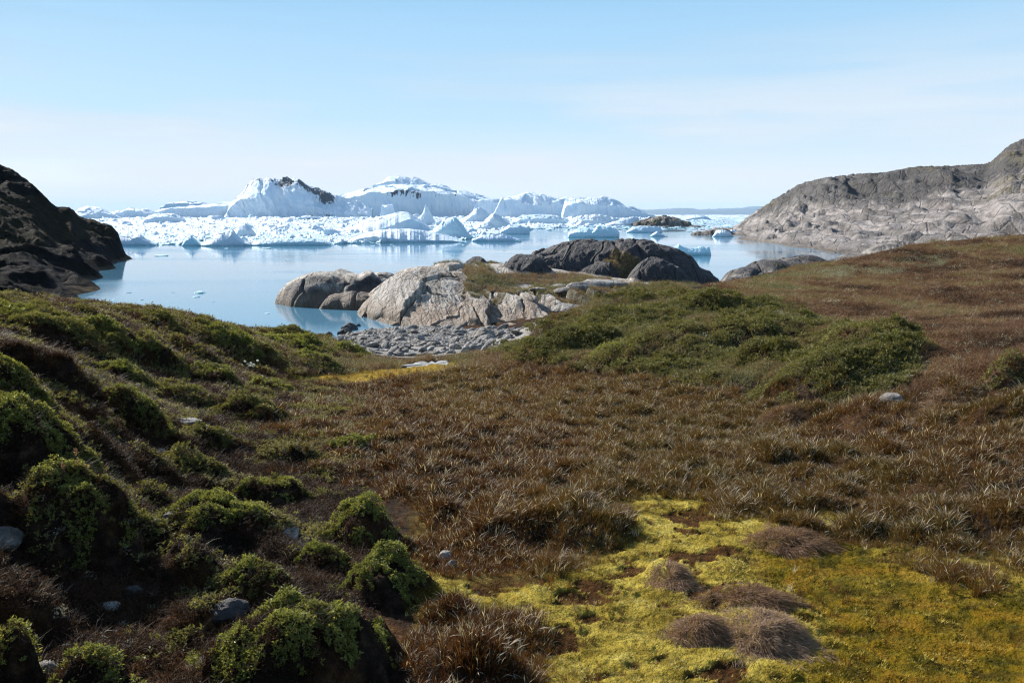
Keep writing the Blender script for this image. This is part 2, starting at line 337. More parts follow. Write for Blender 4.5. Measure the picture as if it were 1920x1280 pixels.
# hummocks of the left bank and tussocks elsewhere: px, py of the top, width px, height m, steepness, shrub kind
HUM = [(565, 1170, 330, .42, 1), (722, 1062, 165, .30, 1), (680, 968, 140, .32, 1), (140, 925, 230, .62, 1), (435, 965, 230, .34, 1), (365, 880, 120, .26, 1), (505, 915, 130, .25, 1),
       (180, 1250, 150, .30, 1), (612, 1048, 110, .16, 1), (480, 1085, 125, .22, 1), (15, 1215, 130, .35, 1), (345, 1040, 170, .30, 0), (50, 1110, 170, .32, 0), (262, 985, 90, .2, 1),
       (20, 715, 170, .35, 1), (60, 800, 220, .50, 1), (180, 830, 150, .40, 0), (110, 600, 240, .45, 1), (215, 630, 150, .50, 1), (290, 655, 110, .55, 0), (110, 685, 150, .32, 0), (240, 705, 110, .3, 1), (260, 765, 110, .35, 1),
       (350, 745, 150, .22, 1), (400, 705, 110, .32, 1), (512, 728, 80, .2, 1), (470, 770, 130, .25, 1), (445, 640, 160, .4, 1), (560, 652, 150, .35, 1), (330, 608, 110, .3, 1), (425, 592, 90, .3, 1), (482, 612, 50, .25, 1), (555, 628, 90, .25, 1),
       (655, 658, 70, .15, 1), (600, 680, 80, .2, 1), (395, 820, 90, .2, 1), (280, 870, 120, .3, 0), (670, 840, 90, .12, 1), (560, 850, 60, .18, 0), (20, 960, 110, .3, 0), (300, 930, 80, .2, 0), (505, 1010, 90, .2, 0), (840, 1140, 120, .10, 0), (640, 1130, 120, .2, 0), (700, 1160, 110, .3, 0),
       (20, 585, 130, .3, 1), (260, 590, 120, .2, 0), (370, 655, 90, .3, 0)]
# sedge clumps and heath swells further right: px, py, width px, height
SWELL = [(1020, 960, 330, .22), (880, 1215, 230, .20), (1490, 1000, 170, .10), (1265, 1065, 95, .16), (1400, 1110, 200, .09), (1440, 1170, 190, .14), (1320, 1170, 110, .10), (1400, 850, 260, .15), (1780, 880, 260, .20), (1640, 760, 200, .25), (1480, 770, 110, .2), (1850, 960, 200, .14),
         (1550, 690, 260, .34), (1250, 640, 230, .45), (1080, 640, 170, .35), (1400, 620, 200, .4), (1180, 600, 170, .4), (1320, 570, 200, .45), (1000, 660, 110, .3), (1700, 650, 120, .25), (1890, 690, 90, .3), (1450, 660, 130, .4), (1150, 670, 120, .35), (1780, 730, 110, .25), (1880, 760, 140, .25), (1600, 640, 150, .3)]
_hum = []
for (px, py, w, h, sh) in HUM:
    x, y = hit(px, py, h * .75); h *= 1 + .12 * (y > 8 and py > 640) - .35 * (py < 612); _hum.append((x, y, w / 2 * y / FPX * 1.08, h, 1, sh, px, py))
for (px, py, w, h) in SWELL:
    x, y = hit(px, py, h * .75); _hum.append((x, y, w / 2 * y / FPX * 1.1, h, 0, 0, px, py))

# region masks, polygons given as ground points
def poly(pts): return np.array([(lambda h: (h[0] / h[1], math.log(h[1])))(hit(px, py)) for px, py in pts])
def pmask(pg, X, Y, soft=.02, wob=.05, wf=1.0, seed=0):
    u = X / Y; v = np.log(Y)
    # aspect: work in an even metric
    n = wob * fbm(X * wf + seed * 17.3, Y * wf, seed, 3); u = u + n; v = v + n[::1] * 1.5
    sx, sy = 1.0, .45
    px, py = u * sx, v * sy; q = pg * np.array([sx, sy]); inside = np.zeros(px.shape, bool); d = np.full(px.shape, 9.0)
    for i in range(len(q)):
        a, b = q[i], q[(i + 1) % len(q)]
        c = ((a[1] > py) != (b[1] > py)) & (px < (b[0] - a[0]) * (py - a[1]) / (b[1] - a[1] + 1e-12) + a[0]); inside ^= c
        e = b - a; t = np.clip(((px - a[0]) * e[0] + (py - a[1]) * e[1]) / (e @ e + 1e-12), 0, 1)
        d = np.minimum(d, np.hypot(px - a[0] - t * e[0], py - a[1] - t * e[1]))
    return ss(-soft, soft, np.where(inside, d, -d))
PG_MOSS = poly([(1165, 945), (1200, 915), (1260, 925), (1330, 950), (1430, 965), (1600, 1000), (1700, 1035), (1800, 1070), (1990, 1070), (2600, 1090), (2600, 1400), (980, 1400), (1010, 1230), (960, 1190), (860, 1190), (790, 1140), (850, 1098), (960, 1090), (1090, 1070), (1180, 1010)])
PG_WET = poly([(1480, 1000), (1640, 1030), (1780, 1090), (1950, 1100), (2300, 1120), (2300, 1400), (1560, 1400), (1500, 1290), (1560, 1200), (1500, 1130), (1380, 1060)])
PG_ORANGE = poly([(530, 716), (620, 702), (720, 692), (840, 680), (860, 692), (720, 712), (620, 726)])
PG_SEDGE = poly([(530, 770), (610, 722), (730, 708), (870, 690), (1050, 700), (1330, 735), (1640, 790), (1720, 760), (1990, 740), (2700, 700), (3000, 1080), (2100, 1085), (1800, 1070), (1700, 1035), (1600, 1000), (1430, 965), (1330, 950), (1260, 925), (1200, 915), (1165, 945), (1180, 1010), (1090, 1070), (960, 1090), (850, 1098), (790, 1060), (760, 960), (640, 890), (540, 860)])
PG_SEDGE2 = poly([(770, 1180), (880, 1150), (1000, 1180), (1030, 1260), (990, 1400), (740, 1400)])
PG_HEATH = poly([(1330, 538), (1500, 503), (1600, 490), (1700, 468), (1920, 446), (2150, 430), (2800, 430), (2800, 720), (1990, 745), (1720, 770), (1740, 700), (1640, 640), (1500, 590), (1380, 556)])
PG_LICH = poly([(1480, 515), (1600, 500), (1700, 488), (1790, 478), (1780, 500), (1650, 520), (1500, 530)])
PG_WILLOW = poly([(930, 665), (1000, 612), (1080, 580), (1200, 550), (1350, 560), (1520, 600), (1700, 640), (1745, 690), (1640, 770), (1500, 745), (1300, 722), (1100, 700), (1000, 690)])
PG_BEACH = poly([(580, 632), (640, 622), (720, 613), (860, 616), (950, 614), (1035, 606), (1010, 625), (975, 640), (930, 655), (850, 664), (770, 672), (690, 664), (640, 652)])
PG_PUD = poly([(735, 698), (757, 684), (800, 678), (843, 676), (850, 684), (820, 690), (775, 696)])
PG_LOWGRASS = poly([(640, 664), (760, 680), (850, 672), (950, 655), (1000, 690), (1050, 700), (870, 692), (800, 694), (640, 704), (560, 700)])

NU, NV = 1150, 1150
uu = np.concatenate([-np.geomspace(4.0, .72, 90, endpoint=False), np.linspace(-.72, .72, NU - 170, endpoint=False), np.geomspace(.72, 4.0, 80)])
vv = np.linspace(math.log(1.2), math.log(105), NV)
UU, VV = np.meshgrid(uu, vv); GY = np.exp(VV); GX = UU * GY
_k = 5; _u = uu[::_k].copy(); _u[-1] = uu[-1]; _v = vv[::_k].copy(); _v[-1] = vv[-1]; _A, _B = np.meshgrid(_u, _v); _Z = base_ground(_A * np.exp(_B), np.exp(_B))
_Z = np.stack([np.interp(uu, _u, row) for row in _Z]); Zb = np.stack([np.interp(vv, _v, c) for c in _Z.T], 1)
S = {}
S['moss'] = pmask(PG_MOSS, GX, GY, .014, .05, 1.2, 1); S['wet'] = pmask(PG_WET, GX, GY, .04, .10, .7, 2)
S['orange'] = pmask(PG_ORANGE, GX, GY, .005, .02, .8, 3)
S['heath'] = np.maximum(pmask(PG_HEATH, GX, GY, .02, .03, .3, 4), .7 * pmask(PG_LOWGRASS, GX, GY)); S['lichen'] = pmask(PG_LICH, GX, GY, .006, .04, .3, 5) * ss(-.15, .12, fbm(GX * .8, GY * .35, 2, 4))
S['beach'] = pmask(PG_BEACH, GX, GY, .004, .012, .2, 6)
S['sedge'] = np.maximum(pmask(PG_SEDGE, GX, GY, .03, .065, 1.6, 7), pmask(PG_SEDGE2, GX, GY, .01, .05, 1.1, 8))
S['willow'] = pmask(PG_WILLOW, GX, GY, .01, .05, .4, 9)
clr = np.maximum(pmask(PG_PUD, GX, GY, .003, .008, .8, 2), .85 * S['orange'])
for _k in ('sedge', 'heath', 'willow'): S[_k] = S[_k] * (1 - clr)
left = 1 - ss(-.26, -.16, UU + .03 * fbm(GX * .6, GY * .6, 4, 2) + .25 * ss(6.2, 3.5, GY) * 0)   # the hummocky left bank
left = left * ss(44, 34, GY)
S['moss'] = np.maximum(S['moss'], (1 - S['sedge']) * (1 - left) * ss(9.5, 8.5, GY) * ss(-.14, -.09, UU))
S['left'] = left
Z = Zb.copy(); hm = np.zeros_like(Z)
wx = GX + .22 * fbm(GX * 1.8, GY * 1.8, 1, 4); wy = GY + .22 * fbm(GX * 1.8, GY * 1.8, 9, 4)
for (x, y, r, h, steep, sh, px, py) in _hum:
    box = (np.abs(GX - x) < r * 1.8) & (np.abs(GY - y) < r * 1.8)
    if not box.any(): continue
    ax, ay = (wx[box] - x) / r, (wy[box] - y) / (r * (.85 if steep else .8)); d = np.hypot(ax, ay) * (1 + .38 * fbm(ax * 1.3 + px, ay * 1.3 + py, 0, 3))
    p = np.clip(1 - d ** (2.5 if steep else 2.0), 0, 1) ** (.75 if steep else 1.0)
    p = p * (1 + (.7 if steep else .3) * fbm(GX[box] * 3.3, GY[box] * 3.3, px * .1, 4)); hm[box] = smax(hm[box], h * (.88 if steep else 1) * p, .03)
# random smaller hummocks over the left bank
sc_ = 1.6
f1, f2, cid = worley(wx * sc_, wy * sc_)
hm = np.maximum(hm, left * (-.06 + .22 * cid) * np.clip(1 - (f1 / .55) ** 2.0, 0, 1))
Z += hm
Z = Z * 1.0
S['moss'] = S['moss'] * (1 - ss(.05, .12, hm) * (UU < -.02) * .9)
S['hum'] = ss(.02, .15, hm)
Z += left * (.05 * fbm(GX * 3, GY * 3, 0, 4) + .035 * ridged(GX * 7, GY * 7, 0, 4, .65) + .012 * fbm(GX * 28, GY * 28, 0, 3))
# meadow and slope swells
far = ss(14, 30, GY)
Z += (1 - left) * (1 - S['beach']) * ss(105, 60, GY) * (.05 * fbm(GX * .9, GY * .9, 3, 4) + far * .09 * fbm(GX * .45, GY * .8, 7, 4) + .012 * fbm(GX * 8, GY * 8, 5, 3))
Z += S['heath'] * .12 * fbm(GX * 1.2, GY * 1.2, 11, 5)
Z += S['willow'] * ss(12, 18, GY) * (.34 * ridged(GX * .45 + .2 * GY, GY * .33, 3, 3, .5) + .16 * fbm(GX * 1.3, GY * 1.1, 6, 3) - .12)
# moss carpet: cushions and rotten holes
mo = S['moss'] * (1 - S['sedge'])
f1, f2, cid = worley(GX * 3.4 + .3 * fbm(GX * 4, GY * 4, 2, 2), GY * 3.4, 5)
pit = ss(.60, .70, fbm(GX * 2.1 + GY * 1.7 + .5 * fbm(GX * 4, GY * 4, 2, 3), GY * 2.4 - GX * 1.5 + .5 * fbm(GX * 4, GY * 4, 9, 3), 21.4, 5) + .5) * (1 - .75 * S['wet'])
f3, f4, c3 = worley(GX * 4.2 + .8 * fbm(GX * 3, GY * 3, 6, 2), GY * 5.6 + .8 * fbm(GX * 3, GY * 3, 8, 2), 31)
pit = np.maximum(pit, (c3 > .78) * ss(.36, .10, f3) * ss(0, .12, f4 - f3) * (1 - .8 * S['wet']))
Z += mo * (.02 * (1 - f1) + .05 * fbm(GX * 3.2, GY * 3.8, 5, 4) + .014 * fbm(GX * 14, GY * 14, 5, 3) + .012 * ridged(GX * 7, GY * 9, 5, 3) - .022 * pit)
Z -= S['wet'] * S['moss'] * .04
S['pit'] = pit * S['moss']
S['moss'] = np.maximum(S['moss'], S['orange'])
_f1, _f2, _c = worley(GX * 1.9 + .5 * fbm(GX * 1.5, GY * 1.5, 4, 2), GY * 1.9 + .5 * fbm(GX * 1.5, GY * 1.5, 8, 2), 17); S['tuss'] = np.clip(1 - _f1 / .62, 0, 1) * (.35 + .65 * _c)
Z += S['sedge'] * .11 * S['tuss'] * (1 - left)
# small mossy patches in the meadow and between hummocks
Z += S['beach'] * (.06 * fbm(GX * 1.5, GY * 1.5, 3, 4))
ground = mesh('ground', np.stack([GX, GY, Z], -1).reshape(-1, 3), gridfaces(NV, NU), M['ground'],
              attrs={k: S[k] for k in ('moss', 'wet', 'orange', 'heath', 'lichen', 'beach', 'pit')})
tag(ground, kind='structure')

def samp(A, X, Y):
    """bilinear read of a ground grid at world points"""
    u = np.interp(X / Y, uu, np.arange(NU)); v = np.interp(np.log(np.maximum(Y, 1.2)), vv, np.arange(NV))
    i, j = np.clip(u.astype(int), 0, NU - 2), np.clip(v.astype(int), 0, NV - 2); a, b = u - i, v - j
    return (A[j, i] * (1 - a) + A[j, i + 1] * a) * (1 - b) + (A[j + 1, i] * (1 - a) + A[j + 1, i + 1] * a) * b
def gh(X, Y): return samp(Z, X, Y)
def ghit(px, py, dz=0.0): return hit(px, py, dz, gh)

# ------------------------------------------------------------------ water
wu = np.concatenate([np.linspace(-3, -.7, 8, endpoint=False), np.linspace(-.7, .7, 30, endpoint=False), np.linspace(.7, 3, 9)])
wv = np.geomspace(12, 15800, 60); WU, WV = np.meshgrid(wu, wv)
tag(mesh('water', np.stack([WU * WV, WV, 0 * WV], -1).reshape(-1, 3), gridfaces(*WU.shape), M['water']), kind='structure')
# ------------------------------------------------------------------ far coast
def far_ridge():
    u = np.linspace(.06, .36, 260); pts = [(.08, 380), (.12, 386), (.16, 393), (.19, 391), (.205, 389), (.225, 392), (.26, 391), (.30, 386), (.36, 384)]
    py = np.interp(u, [p[0] for p in pts], [p[1] for p in pts]) + 1.3 * fbm(u * 60, 0, 0, 4)
    t = np.linspace(0, 1, 30); Uu, T = np.meshgrid(u, t); D = 11500 + 3500 * T
    top = CAMZ + (402 - py) / FPX * 13000
    Zz = top[None] * np.sin(np.clip(T * 1.1, 0, 1) * math.pi / 2) ** .8 * (1 + .35 * fbm(Uu * 50, T * 6, 0, 4)) - 1
    tag(mesh('mountains', np.stack([Uu * D, D, Zz], -1).reshape(-1, 3), gridfaces(30, 260), M['far']), kind='structure')
far_ridge()

# ------------------------------------------------------------------ headlands (hill masses in bearing / log-distance grids)
def land(name, ctrl, u0, u1, d0, d1, nu, nv, mat, shape, attrs, sil=None):
    f = TPS(ctrl); U_, V_ = np.meshgrid(np.linspace(u0, u1, nu), np.linspace(math.log(d0), math.log(d1), nv)); Y = np.exp(V_); X = U_ * Y
    k = 4; Uc, Vc = np.meshgrid(np.linspace(u0, u1, nu // k), np.linspace(math.log(d0), math.log(d1), nv // k)); Yc = np.exp(Vc)
    Zc = f(Uc * Yc, Yc); iu = np.linspace(0, nu // k - 1.0001, nu); iv = np.linspace(0, nv // k - 1.0001, nv)
    a = iu - iu.astype(int); b = (iv - iv.astype(int))[:, None]; ii = iu.astype(int); jj = iv.astype(int)[:, None]
    Zz = (Zc[jj, ii] * (1 - a) + Zc[jj, ii + 1] * a) * (1 - b) + (Zc[jj + 1, ii] * (1 - a) + Zc[jj + 1, ii + 1] * a) * b
    Z00 = Zz; X, Y, Zz = shape(X, Y, Zz); m_ = Z00 > 2; Zz = Zz - m_ * 0 - ss(-1, 3, Z00) * float((Zz - Z00)[m_].mean())
    if sil is not None:      # the skyline of the hill
        cols = 960 + FPX * U_[0]; tg = (402 - np.interp(cols, [p[0] for p in sil], [p[1] for p in sil]) + 1.6 * fbm(cols * .09, 0, 3, 4)) / FPX
        e = (Zz - CAMZ) / Y; j = e.argmax(0); Yc = Y[j, np.arange(nu)]; Zc_ = Zz[j, np.arange(nu)]; kf = np.clip((tg * Yc + CAMZ) / np.maximum(Zc_, 1.0), .3, 1.7)
        kf = np.convolve(np.pad(kf, 3, mode='edge'), np.ones(7) / 7, 'valid'); Zz = np.where(Zz > 0, Zz * kf[None], Zz)
    return mesh(name, np.stack([X, Y, Zz], -1).reshape(-1, 3), gridfaces(nv, nu), mat, attrs=attrs(X, Y, Zz))
def ctl(zz=(), dd=(), rr=()):
    return [tuple(float(v) for v in Pz(*a)) for a in zz] + [tuple(float(v) for v in P(*a)) for a in dd] + [((a - 960) / FPX * D, D, z) for a, D, z in rr]
right = ctl(zz=[(1378, 432, 0), (1400, 444, 0), (1430, 452, 0), (1480, 462, 0), (1540, 470, 0), (1600, 477, 0), (1700, 486, 0), (1900, 496, 0), (2200, 500, 0)],
            dd=[(1400, 408, 300), (1420, 393, 270), (1450, 374, 255), (1500, 349, 245), (1600, 327, 225), (1700, 321, 205), (1780, 316, 195), (1840, 308, 190), (1870, 282, 200), (1920, 255, 205), (2050, 215, 205), (2250, 200, 200),
                (1430, 425, 235), (1480, 420, 190), (1500, 398, 200), (1560, 380, 195), (1600, 410, 165), (1650, 370, 180), (1700, 400, 150), (1700, 350, 185), (1700, 445, 125), (1800, 370, 155), (1800, 420, 125), (1900, 400, 125), (1900, 340, 150), (1900, 300, 175), (2100, 350, 130), (1600, 450, 140), (1540, 445, 155)],
            rr=[(1370, 420, -3), (1340, 300, -3), (1330, 200, -3), (1400, 170, -3), (1460, 145, -3), (1560, 112, -3), (1600, 95, -3), (1800, 80, -3), (2200, 80, -3), (1450, 420, 3), (1600, 420, 5), (1800, 400, 8), (2200, 400, 10), (1450, 310, 5), (1500, 300, 7), (1600, 280, 9), (1700, 260, 10), (1800, 250, 11), (1900, 260, 18), (2050, 260, 22), (2250, 260, 22)])
def shp_r(X, Y, Z0):
    m = ss(-2, 3, Z0)
    d1 = ridged(X * .045 + Z0 * .05, Y * .02 - Z0 * .10, 1, 5, .55); d2 = fbm(X * .02, Y * .015, 4, 3)
    wxx, wyy = X + 6 * fbm(X * .05, Y * .03, 2, 3), Y + 6 * fbm(X * .05, Y * .03, 5, 3)
    f1, f2, c = worley(wxx * .085 + wyy * .03, wyy * .05 - Z0 * .12, 3); g1, g2, c2 = worley(wxx * .26 + wyy * .1, wyy * .13 - Z0 * .2, 9)
    Z1 = Z0 + m * (1.6 * d1 + 2.0 * d2 + 2.1 * (c - .5) * ss(0, .2, f2 - f1) + 1.2 * (c2 - .5) * ss(0, .2, g2 - g1) + .35 * fbm(X * .6, Y * .35, 2, 4)) - .7 * m
    tq = (Z0 + .05 * X + .02 * Y + 2.2 * fbm(X * .03, Y * .03, 12, 4)) / 2.1; fr = tq - np.floor(tq); Z1 = Z1 + m * 1.1 * (ss(0, .22, fr) - fr)
    return X, Y, Z1
def att_r(X, Y, Zz):
    n = fbm(X * .03, Y * .03, 3, 4)
    crest = .18 + .5 * ss(2.5, 12, Zz + 6 * n - ss(.42, .62, X / Y) * 6) + .22 * fbm(X * .06, Y * .04, 5, 4)
    gpatch = ss(-.05, .25, fbm(X * .035 + Zz * .1, Y * .015, 8, 5) + .06 * ss(7, 13, Zz)) * ss(4, 9, Zz) * .5
    return {'dark': crest, 'grass': gpatch}
tag(land('headland_hill', right, .24, .95, 75, 430, 620, 460, M['rockright'], shp_r, att_r, [(1370, 427), (1395, 408), (1446, 373), (1491, 346), (1536, 335), (1597, 328), (1642, 326), (1702, 315), (1763, 314), (1832, 310), (1847, 300), (1866, 279), (1884, 270), (1908, 260), (1920, 255), (2000, 228), (2300, 200)]), kind='structure')
leftc = ctl(zz=[(160, 572, 0), (185, 542, 0), (192, 522, 0), (200, 505, 0), (208, 492, 0), (210, 478, 0), (208, 468, 0)],
            dd=[(220, 440, 118), (186, 416, 118), (150, 391, 118), (125, 389, 114), (110, 380, 112), (85, 345, 108), (60, 324, 104), (30, 312, 100), (0, 304, 98), (-100, 280, 92), (-250, 250, 85),
                (100, 470, 82), (150, 450, 95), (180, 470, 96), (200, 460, 105), (205, 490, 93), (60, 445, 85), (0, 400, 84), (60, 380, 95), (0, 480, 62), (80, 530, 56), (-60, 520, 50), (130, 500, 75), (150, 520, 68), (0, 440, 74), (-200, 420, 70), (30, 505, 58), (110, 555, 55)],
            rr=[(228, 120, -2.5), (230, 105, -2.5), (226, 90, -2.5), (215, 75, -2.5), (195, 60, -2.5), (170, 50, -2.5), (260, 135, -2.5), (150, 160, -1), (0, 160, 2), (-250, 160, 3), (200, 145, -2), (0, 44, 1.2), (-250, 44, 3), (100, 46, 0), (300, 100, -6), (300, 60, -6), (0, 130, 6), (-120, 122, 9), (60, 130, 4), (100, 132, 2), (150, 138, .5)])
def shp_l(X, Y, Z0):
    m = ss(-1.5, 2, Z0)
    g1, g2, c = worley(X * .16 + Z0 * .1, Y * .09 + Z0 * .12, 3); r = ridged(X * .11 + Y * .03, Y * .07, 2, 5, .55)
    return X, Y, Z0 + m * (1.9 * r + 1.4 * fbm(X * .08, Y * .06, 4, 3) + 2.6 * (c - .5) * ss(0, .25, g2 - g1) + .18 * fbm(X * .8, Y * .8, 2, 4)) - .45 * m
def att_l(X, Y, Zz):
    return {'dark': .35 + .5 * ss(1, 3, Zz) + .3 * fbm(X * .1, Y * .1, 1, 3), 'grass': ss(1.8, 4.5, Zz + 1.5 * fbm(X * .12, Y * .08, 5, 4)) * (1 - .9 * ss(7, 9, Zz + 2 * fbm(X * .1, Y * .1, 9, 2)))}
tag(land('cliff_hill', leftc, -.98, -.44, 42, 165, 520, 480, M['rockleft'], shp_l, att_l, [(-600, 180), (-200, 250), (0, 304), (22, 312), (45, 322), (62, 336), (72, 343), (95, 366), (113, 386), (116, 388), (145, 389), (154, 403), (172, 411), (180, 409), (195, 417), (215, 421), (228, 436), (233, 445), (236, 500)]), kind='structure')

# ------------------------------------------------------------------ rock outcrops by the shore
def domez(X, Y, px, D, a, b, zt, zb=-.6, p=2.4, q=.55):
    dx = np.abs(X - (px - 960) / FPX * D) / a; dy = np.abs(Y - D) / b
    return zb + (zt - zb) * np.clip(1 - dx ** p - dy ** p, 0, 1) ** q
OC = TPS(ctl(zz=[(662, 576, 0), (700, 600, 0), (742, 613, 0), (800, 619, .15), (870, 621, .2), (950, 621, .25), (1030, 616, .45)],
             dd=[(735, 520, 49), (700, 545, 49.5), (680, 562, 50.5), (780, 506, 52), (830, 502, 53), (865, 528, 48.5), (865, 562, 46), (800, 560, 46.3), (760, 565, 46.3), (875, 588, 44.6), (950, 563, 45), (1030, 567, 44.8), (1000, 592, 43.4), (900, 600, 43.6),
                 (900, 557, 47), (950, 543, 49), (1000, 533, 50), (1080, 532, 50), (1150, 528, 50), (1100, 560, 46), (905, 497, 57), (980, 500, 58), (1050, 510, 58), (1200, 530, 51), (1300, 533, 52)],
             rr=[(640, 50, -1.5), (600, 55, -2.5), (650, 44, -1.5), (640, 62, -2.5), (760, 62, -1), (700, 57, 0), (900, 70, -2.5), (1150, 74, -3), (1300, 72, -3), (1420, 64, -1.5), (700, 41, -1), (900, 41, -.5), (1040, 41, 0), (1200, 42, .3), (1380, 56, -.5)]))
def shape_outcrop(X, Y):
    w = .35 * fbm(X * .35, Y * .35, 2, 3); b = OC(X, Y)
    D_ = [(890, 56, 1.5, 1.8, 3.12), (925, 58, 1.6, 1.8, 2.75), (985, 54.3, 2.7, 3.0, 3.22), (1105, 60, 6.0, 4.6, 4.12), (1175, 60, 5.2, 4.8, 4.12), (1225, 60, 4.2, 4.5, 3.6), (1040, 59, 3.6, 4.0, 3.5), (1225, 53, 2.3, 2.4, 3.35), (1262, 53.5, 1.5, 2.6, 2.75), (1300, 60, 2.3, 4, 2.1), (1130, 56.2, 2.6, 2, 2.7)]
    dm = np.full(X.shape, -2.0); 
    for d in D_: dm = smax(dm, domez(X + w, Y + w, *d), .18)
    z = smax(b, dm, .10); dome = ss(-.05, .12, dm - b)
    face = (1 - dome) * ss(48.5, 46, Y) 
    # fractured pale cliff and slabs
    f1, f2, c = worley((X + .35 * Y) * 1.25 + .3 * fbm(X, Y, 1, 2), Y * .42 + .1 * X, 4); cl = face * ss(-3.2, -2.4, X)
    z = z + cl * (.75 * (c - .5) * ss(0, .18, f2 - f1) - .12 * (1 - ss(0, .10, f2 - f1)))
    g1, g2, c2 = worley((X * .9 + .45 * Y) * .42 + .25 * fbm(X * .5, Y * .5, 3, 3), Y * .22 - X * .12 + .2 * fbm(X * .6, Y * .6, 6, 3), 8); lr = (1 - dome) * (1 - cl) * ss(-2.0, -2.6, X)
    z = z + lr * (.55 * (c2 - .5) * ss(0, .22, g2 - g1) - .42 * (1 - ss(0, .07, g2 - g1)))
    z = z + .10 * fbm(X * .9, Y * .9, 5, 5) + .07 * ridged(X * 2.2 + Y, Y * 1.3, 2, 5, .6) - .05
    z = z + (1 - dome) * ss(48.5, 46.5, Y) * .17 * (ridged(X * 1.25 + .35 * Y, Y * .16, 6, 4, .55) - .45)
    e1, e2, ec = worley((X - .5 * Y) * .5 + .5 * fbm(X * .4, Y * .4, 3, 3), Y * .32 + .2 * X + .5 * fbm(X * .4, Y * .4, 7, 3), 21)
    z = z + dome * (.16 * ridged(X * .7 - Y * .3, Y * .5, 3, 4) + .38 * (ec - .5) * ss(0, .3, e2 - e1) - .22 * (1 - ss(0, .08, e2 - e1)) - .06)
    return z, dome
def pin(pts, X, Y, wob=.5):
    q = np.array([((p - 960) / FPX * d, d) for p, d in pts]); x = X + wob * fbm(X * .8, Y * .8, 1, 3); y = Y + wob * fbm(X * .8, Y * .8, 7, 3); ins = np.zeros(X.shape, bool)
    for i in range(len(q)):
        a, b = q[i], q[(i + 1) % len(q)]; ins ^= ((a[1] > y) != (b[1] > y)) & (x < (b[0] - a[0]) * (y - a[1]) / (b[1] - a[1] + 1e-12) + a[0])
    return ins.astype(float)
ox, oy = np.meshgrid(np.linspace(-12.5, 17.5, 760), np.linspace(40.5, 73, 780))
oz, odome = shape_outcrop(ox, oy)
ograss = pin([(745, 53.5), (800, 54), (870, 54), (872, 49), (868, 46.6), (900, 45.6), (960, 45.9), (1050, 45.5), (1080, 44), (1200, 44), (1320, 50), (1300, 52), (1180, 49.5), (1090, 53), (1030, 52.5), (930, 51.5), (905, 54.5), (940, 57), (960, 60), (840, 58), (740, 56)], ox, oy) * (1 - odome)
ograss *= 1 - ss(.12, .3, fbm(ox * .8, oy * .8, 15, 4)) * .8
ograss = np.maximum(ograss, pin([(1130, 56), (1190, 54.2), (1200, 56.5), (1150, 57.5)], ox, oy, .3))
oz = oz + ograss * .06
root_outcrop = root = empty('rock_outcrop', (0.5, 52, 0)); tag(root, 'large pale grey rock outcrop with black domes and grassy shelf beside the beach', 'rock outcrop')
bd = mesh('bedrock', np.stack([ox, oy, oz], -1).reshape(-1, 3) - np.array([.5, 52, 0]), gridfaces(*ox.shape), M['rock'], root, attrs={'dark': odome * (.92 + .5 * fbm(ox * .5 + oy * .2, oy * .25, 17, 4)) - .05, 'grass': ograss})
def och(X, Y):
    i = np.clip((X + 12.5) / 30 * 759, 0, 758.9); j = np.clip((Y - 40.5) / 32.5 * 779, 0, 778.9); return oz[j.astype(int), i.astype(int)], ograss[j.astype(int), i.astype(int)]

def outcrop(name, label, x0, x1, y0, y1, domes, mat, darkf, base=-3.0, rough=1.0, n=260, cat='rock', grassf=None, w=.3, sk=.15):
    X, Y = np.meshgrid(np.linspace(x0, x1, n), np.linspace(y0, y1, n)); z = np.full(X.shape, base); s = w * fbm(X * .35, Y * .35, 2, 3)
    for d in domes: z = smax(z, domez(X + s, Y + s * .7, *d), sk)
    g1, g2, c = worley((X * .9 + .3 * Y) * .45, Y * .3 - X * .15 + .2 * fbm(X * .5, Y * .5, 6, 3), 8)
    z = z + rough * (.14 * fbm(X * .8, Y * .8, 5, 5) + .06 * ridged(X * 1.8 + Y, Y, 2, 4) + .4 * (c - .5) * ss(0, .25, g2 - g1) - .12 * (1 - ss(0, .07, g2 - g1)))
    keep = z > base + .35
    o = mesh(name, np.stack([X, Y, z], -1).reshape(-1, 3) - np.array([(x0 + x1) / 2, (y0 + y1) / 2, 0]), gridfaces(*X.shape), mat, attrs={'dark': darkf(X, Y, z), 'grass': grassf(X, Y, z) if grassf else 0 * X}, loc=((x0 + x1) / 2, (y0 + y1) / 2, 0))
    return tag(o, label, cat)
outcrop('shore_rock', 'low rounded grey rock mirrored in the water left of the big outcrop', -17.5, -5, 51, 68,
        [(612, 57.5, 2.9, 4.2, 2.1), (580, 58, 2.1, 3, 1.55), (655, 57, 2.2, 3.4, 1.75), (705, 57.5, 2.0, 3.2, 1.95), (560, 59.3, 1.5, 2, .7), (640, 53.8, 2.0, 1.6, .7), (675, 54, 1.6, 2.2, .95)],
        M['rock'], lambda X, Y, z: .55 * ss(56.5, 54.8, Y + .5 * fbm(X, Y, 1, 2)) + .35 * ss(-11.5, -9, X) + .05, w=.5)  # front and right sides darkened in the colour as the shaded flank
outcrop('shore_rock', 'dark lichen-covered rock knoll at the edge of the heath above the right water', 12.5, 24.5, 48, 66,
        [(1500, 56, 2.9, 4, 3.3), (1440, 55, 2.6, 3.4, 3.0), (1400, 53.5, 2.0, 3, 2.5), (1375, 52, 1.3, 2, 1.9), (1535, 56, 1.8, 3, 2.9)],
        M['rock'], lambda X, Y, z: .62 + .2 * fbm(X * .4, Y * .4, 1, 3), grassf=lambda X, Y, z: .5 * ss(.0, .3, fbm(X * .5, Y * .5, 31, 3)), base=.2)
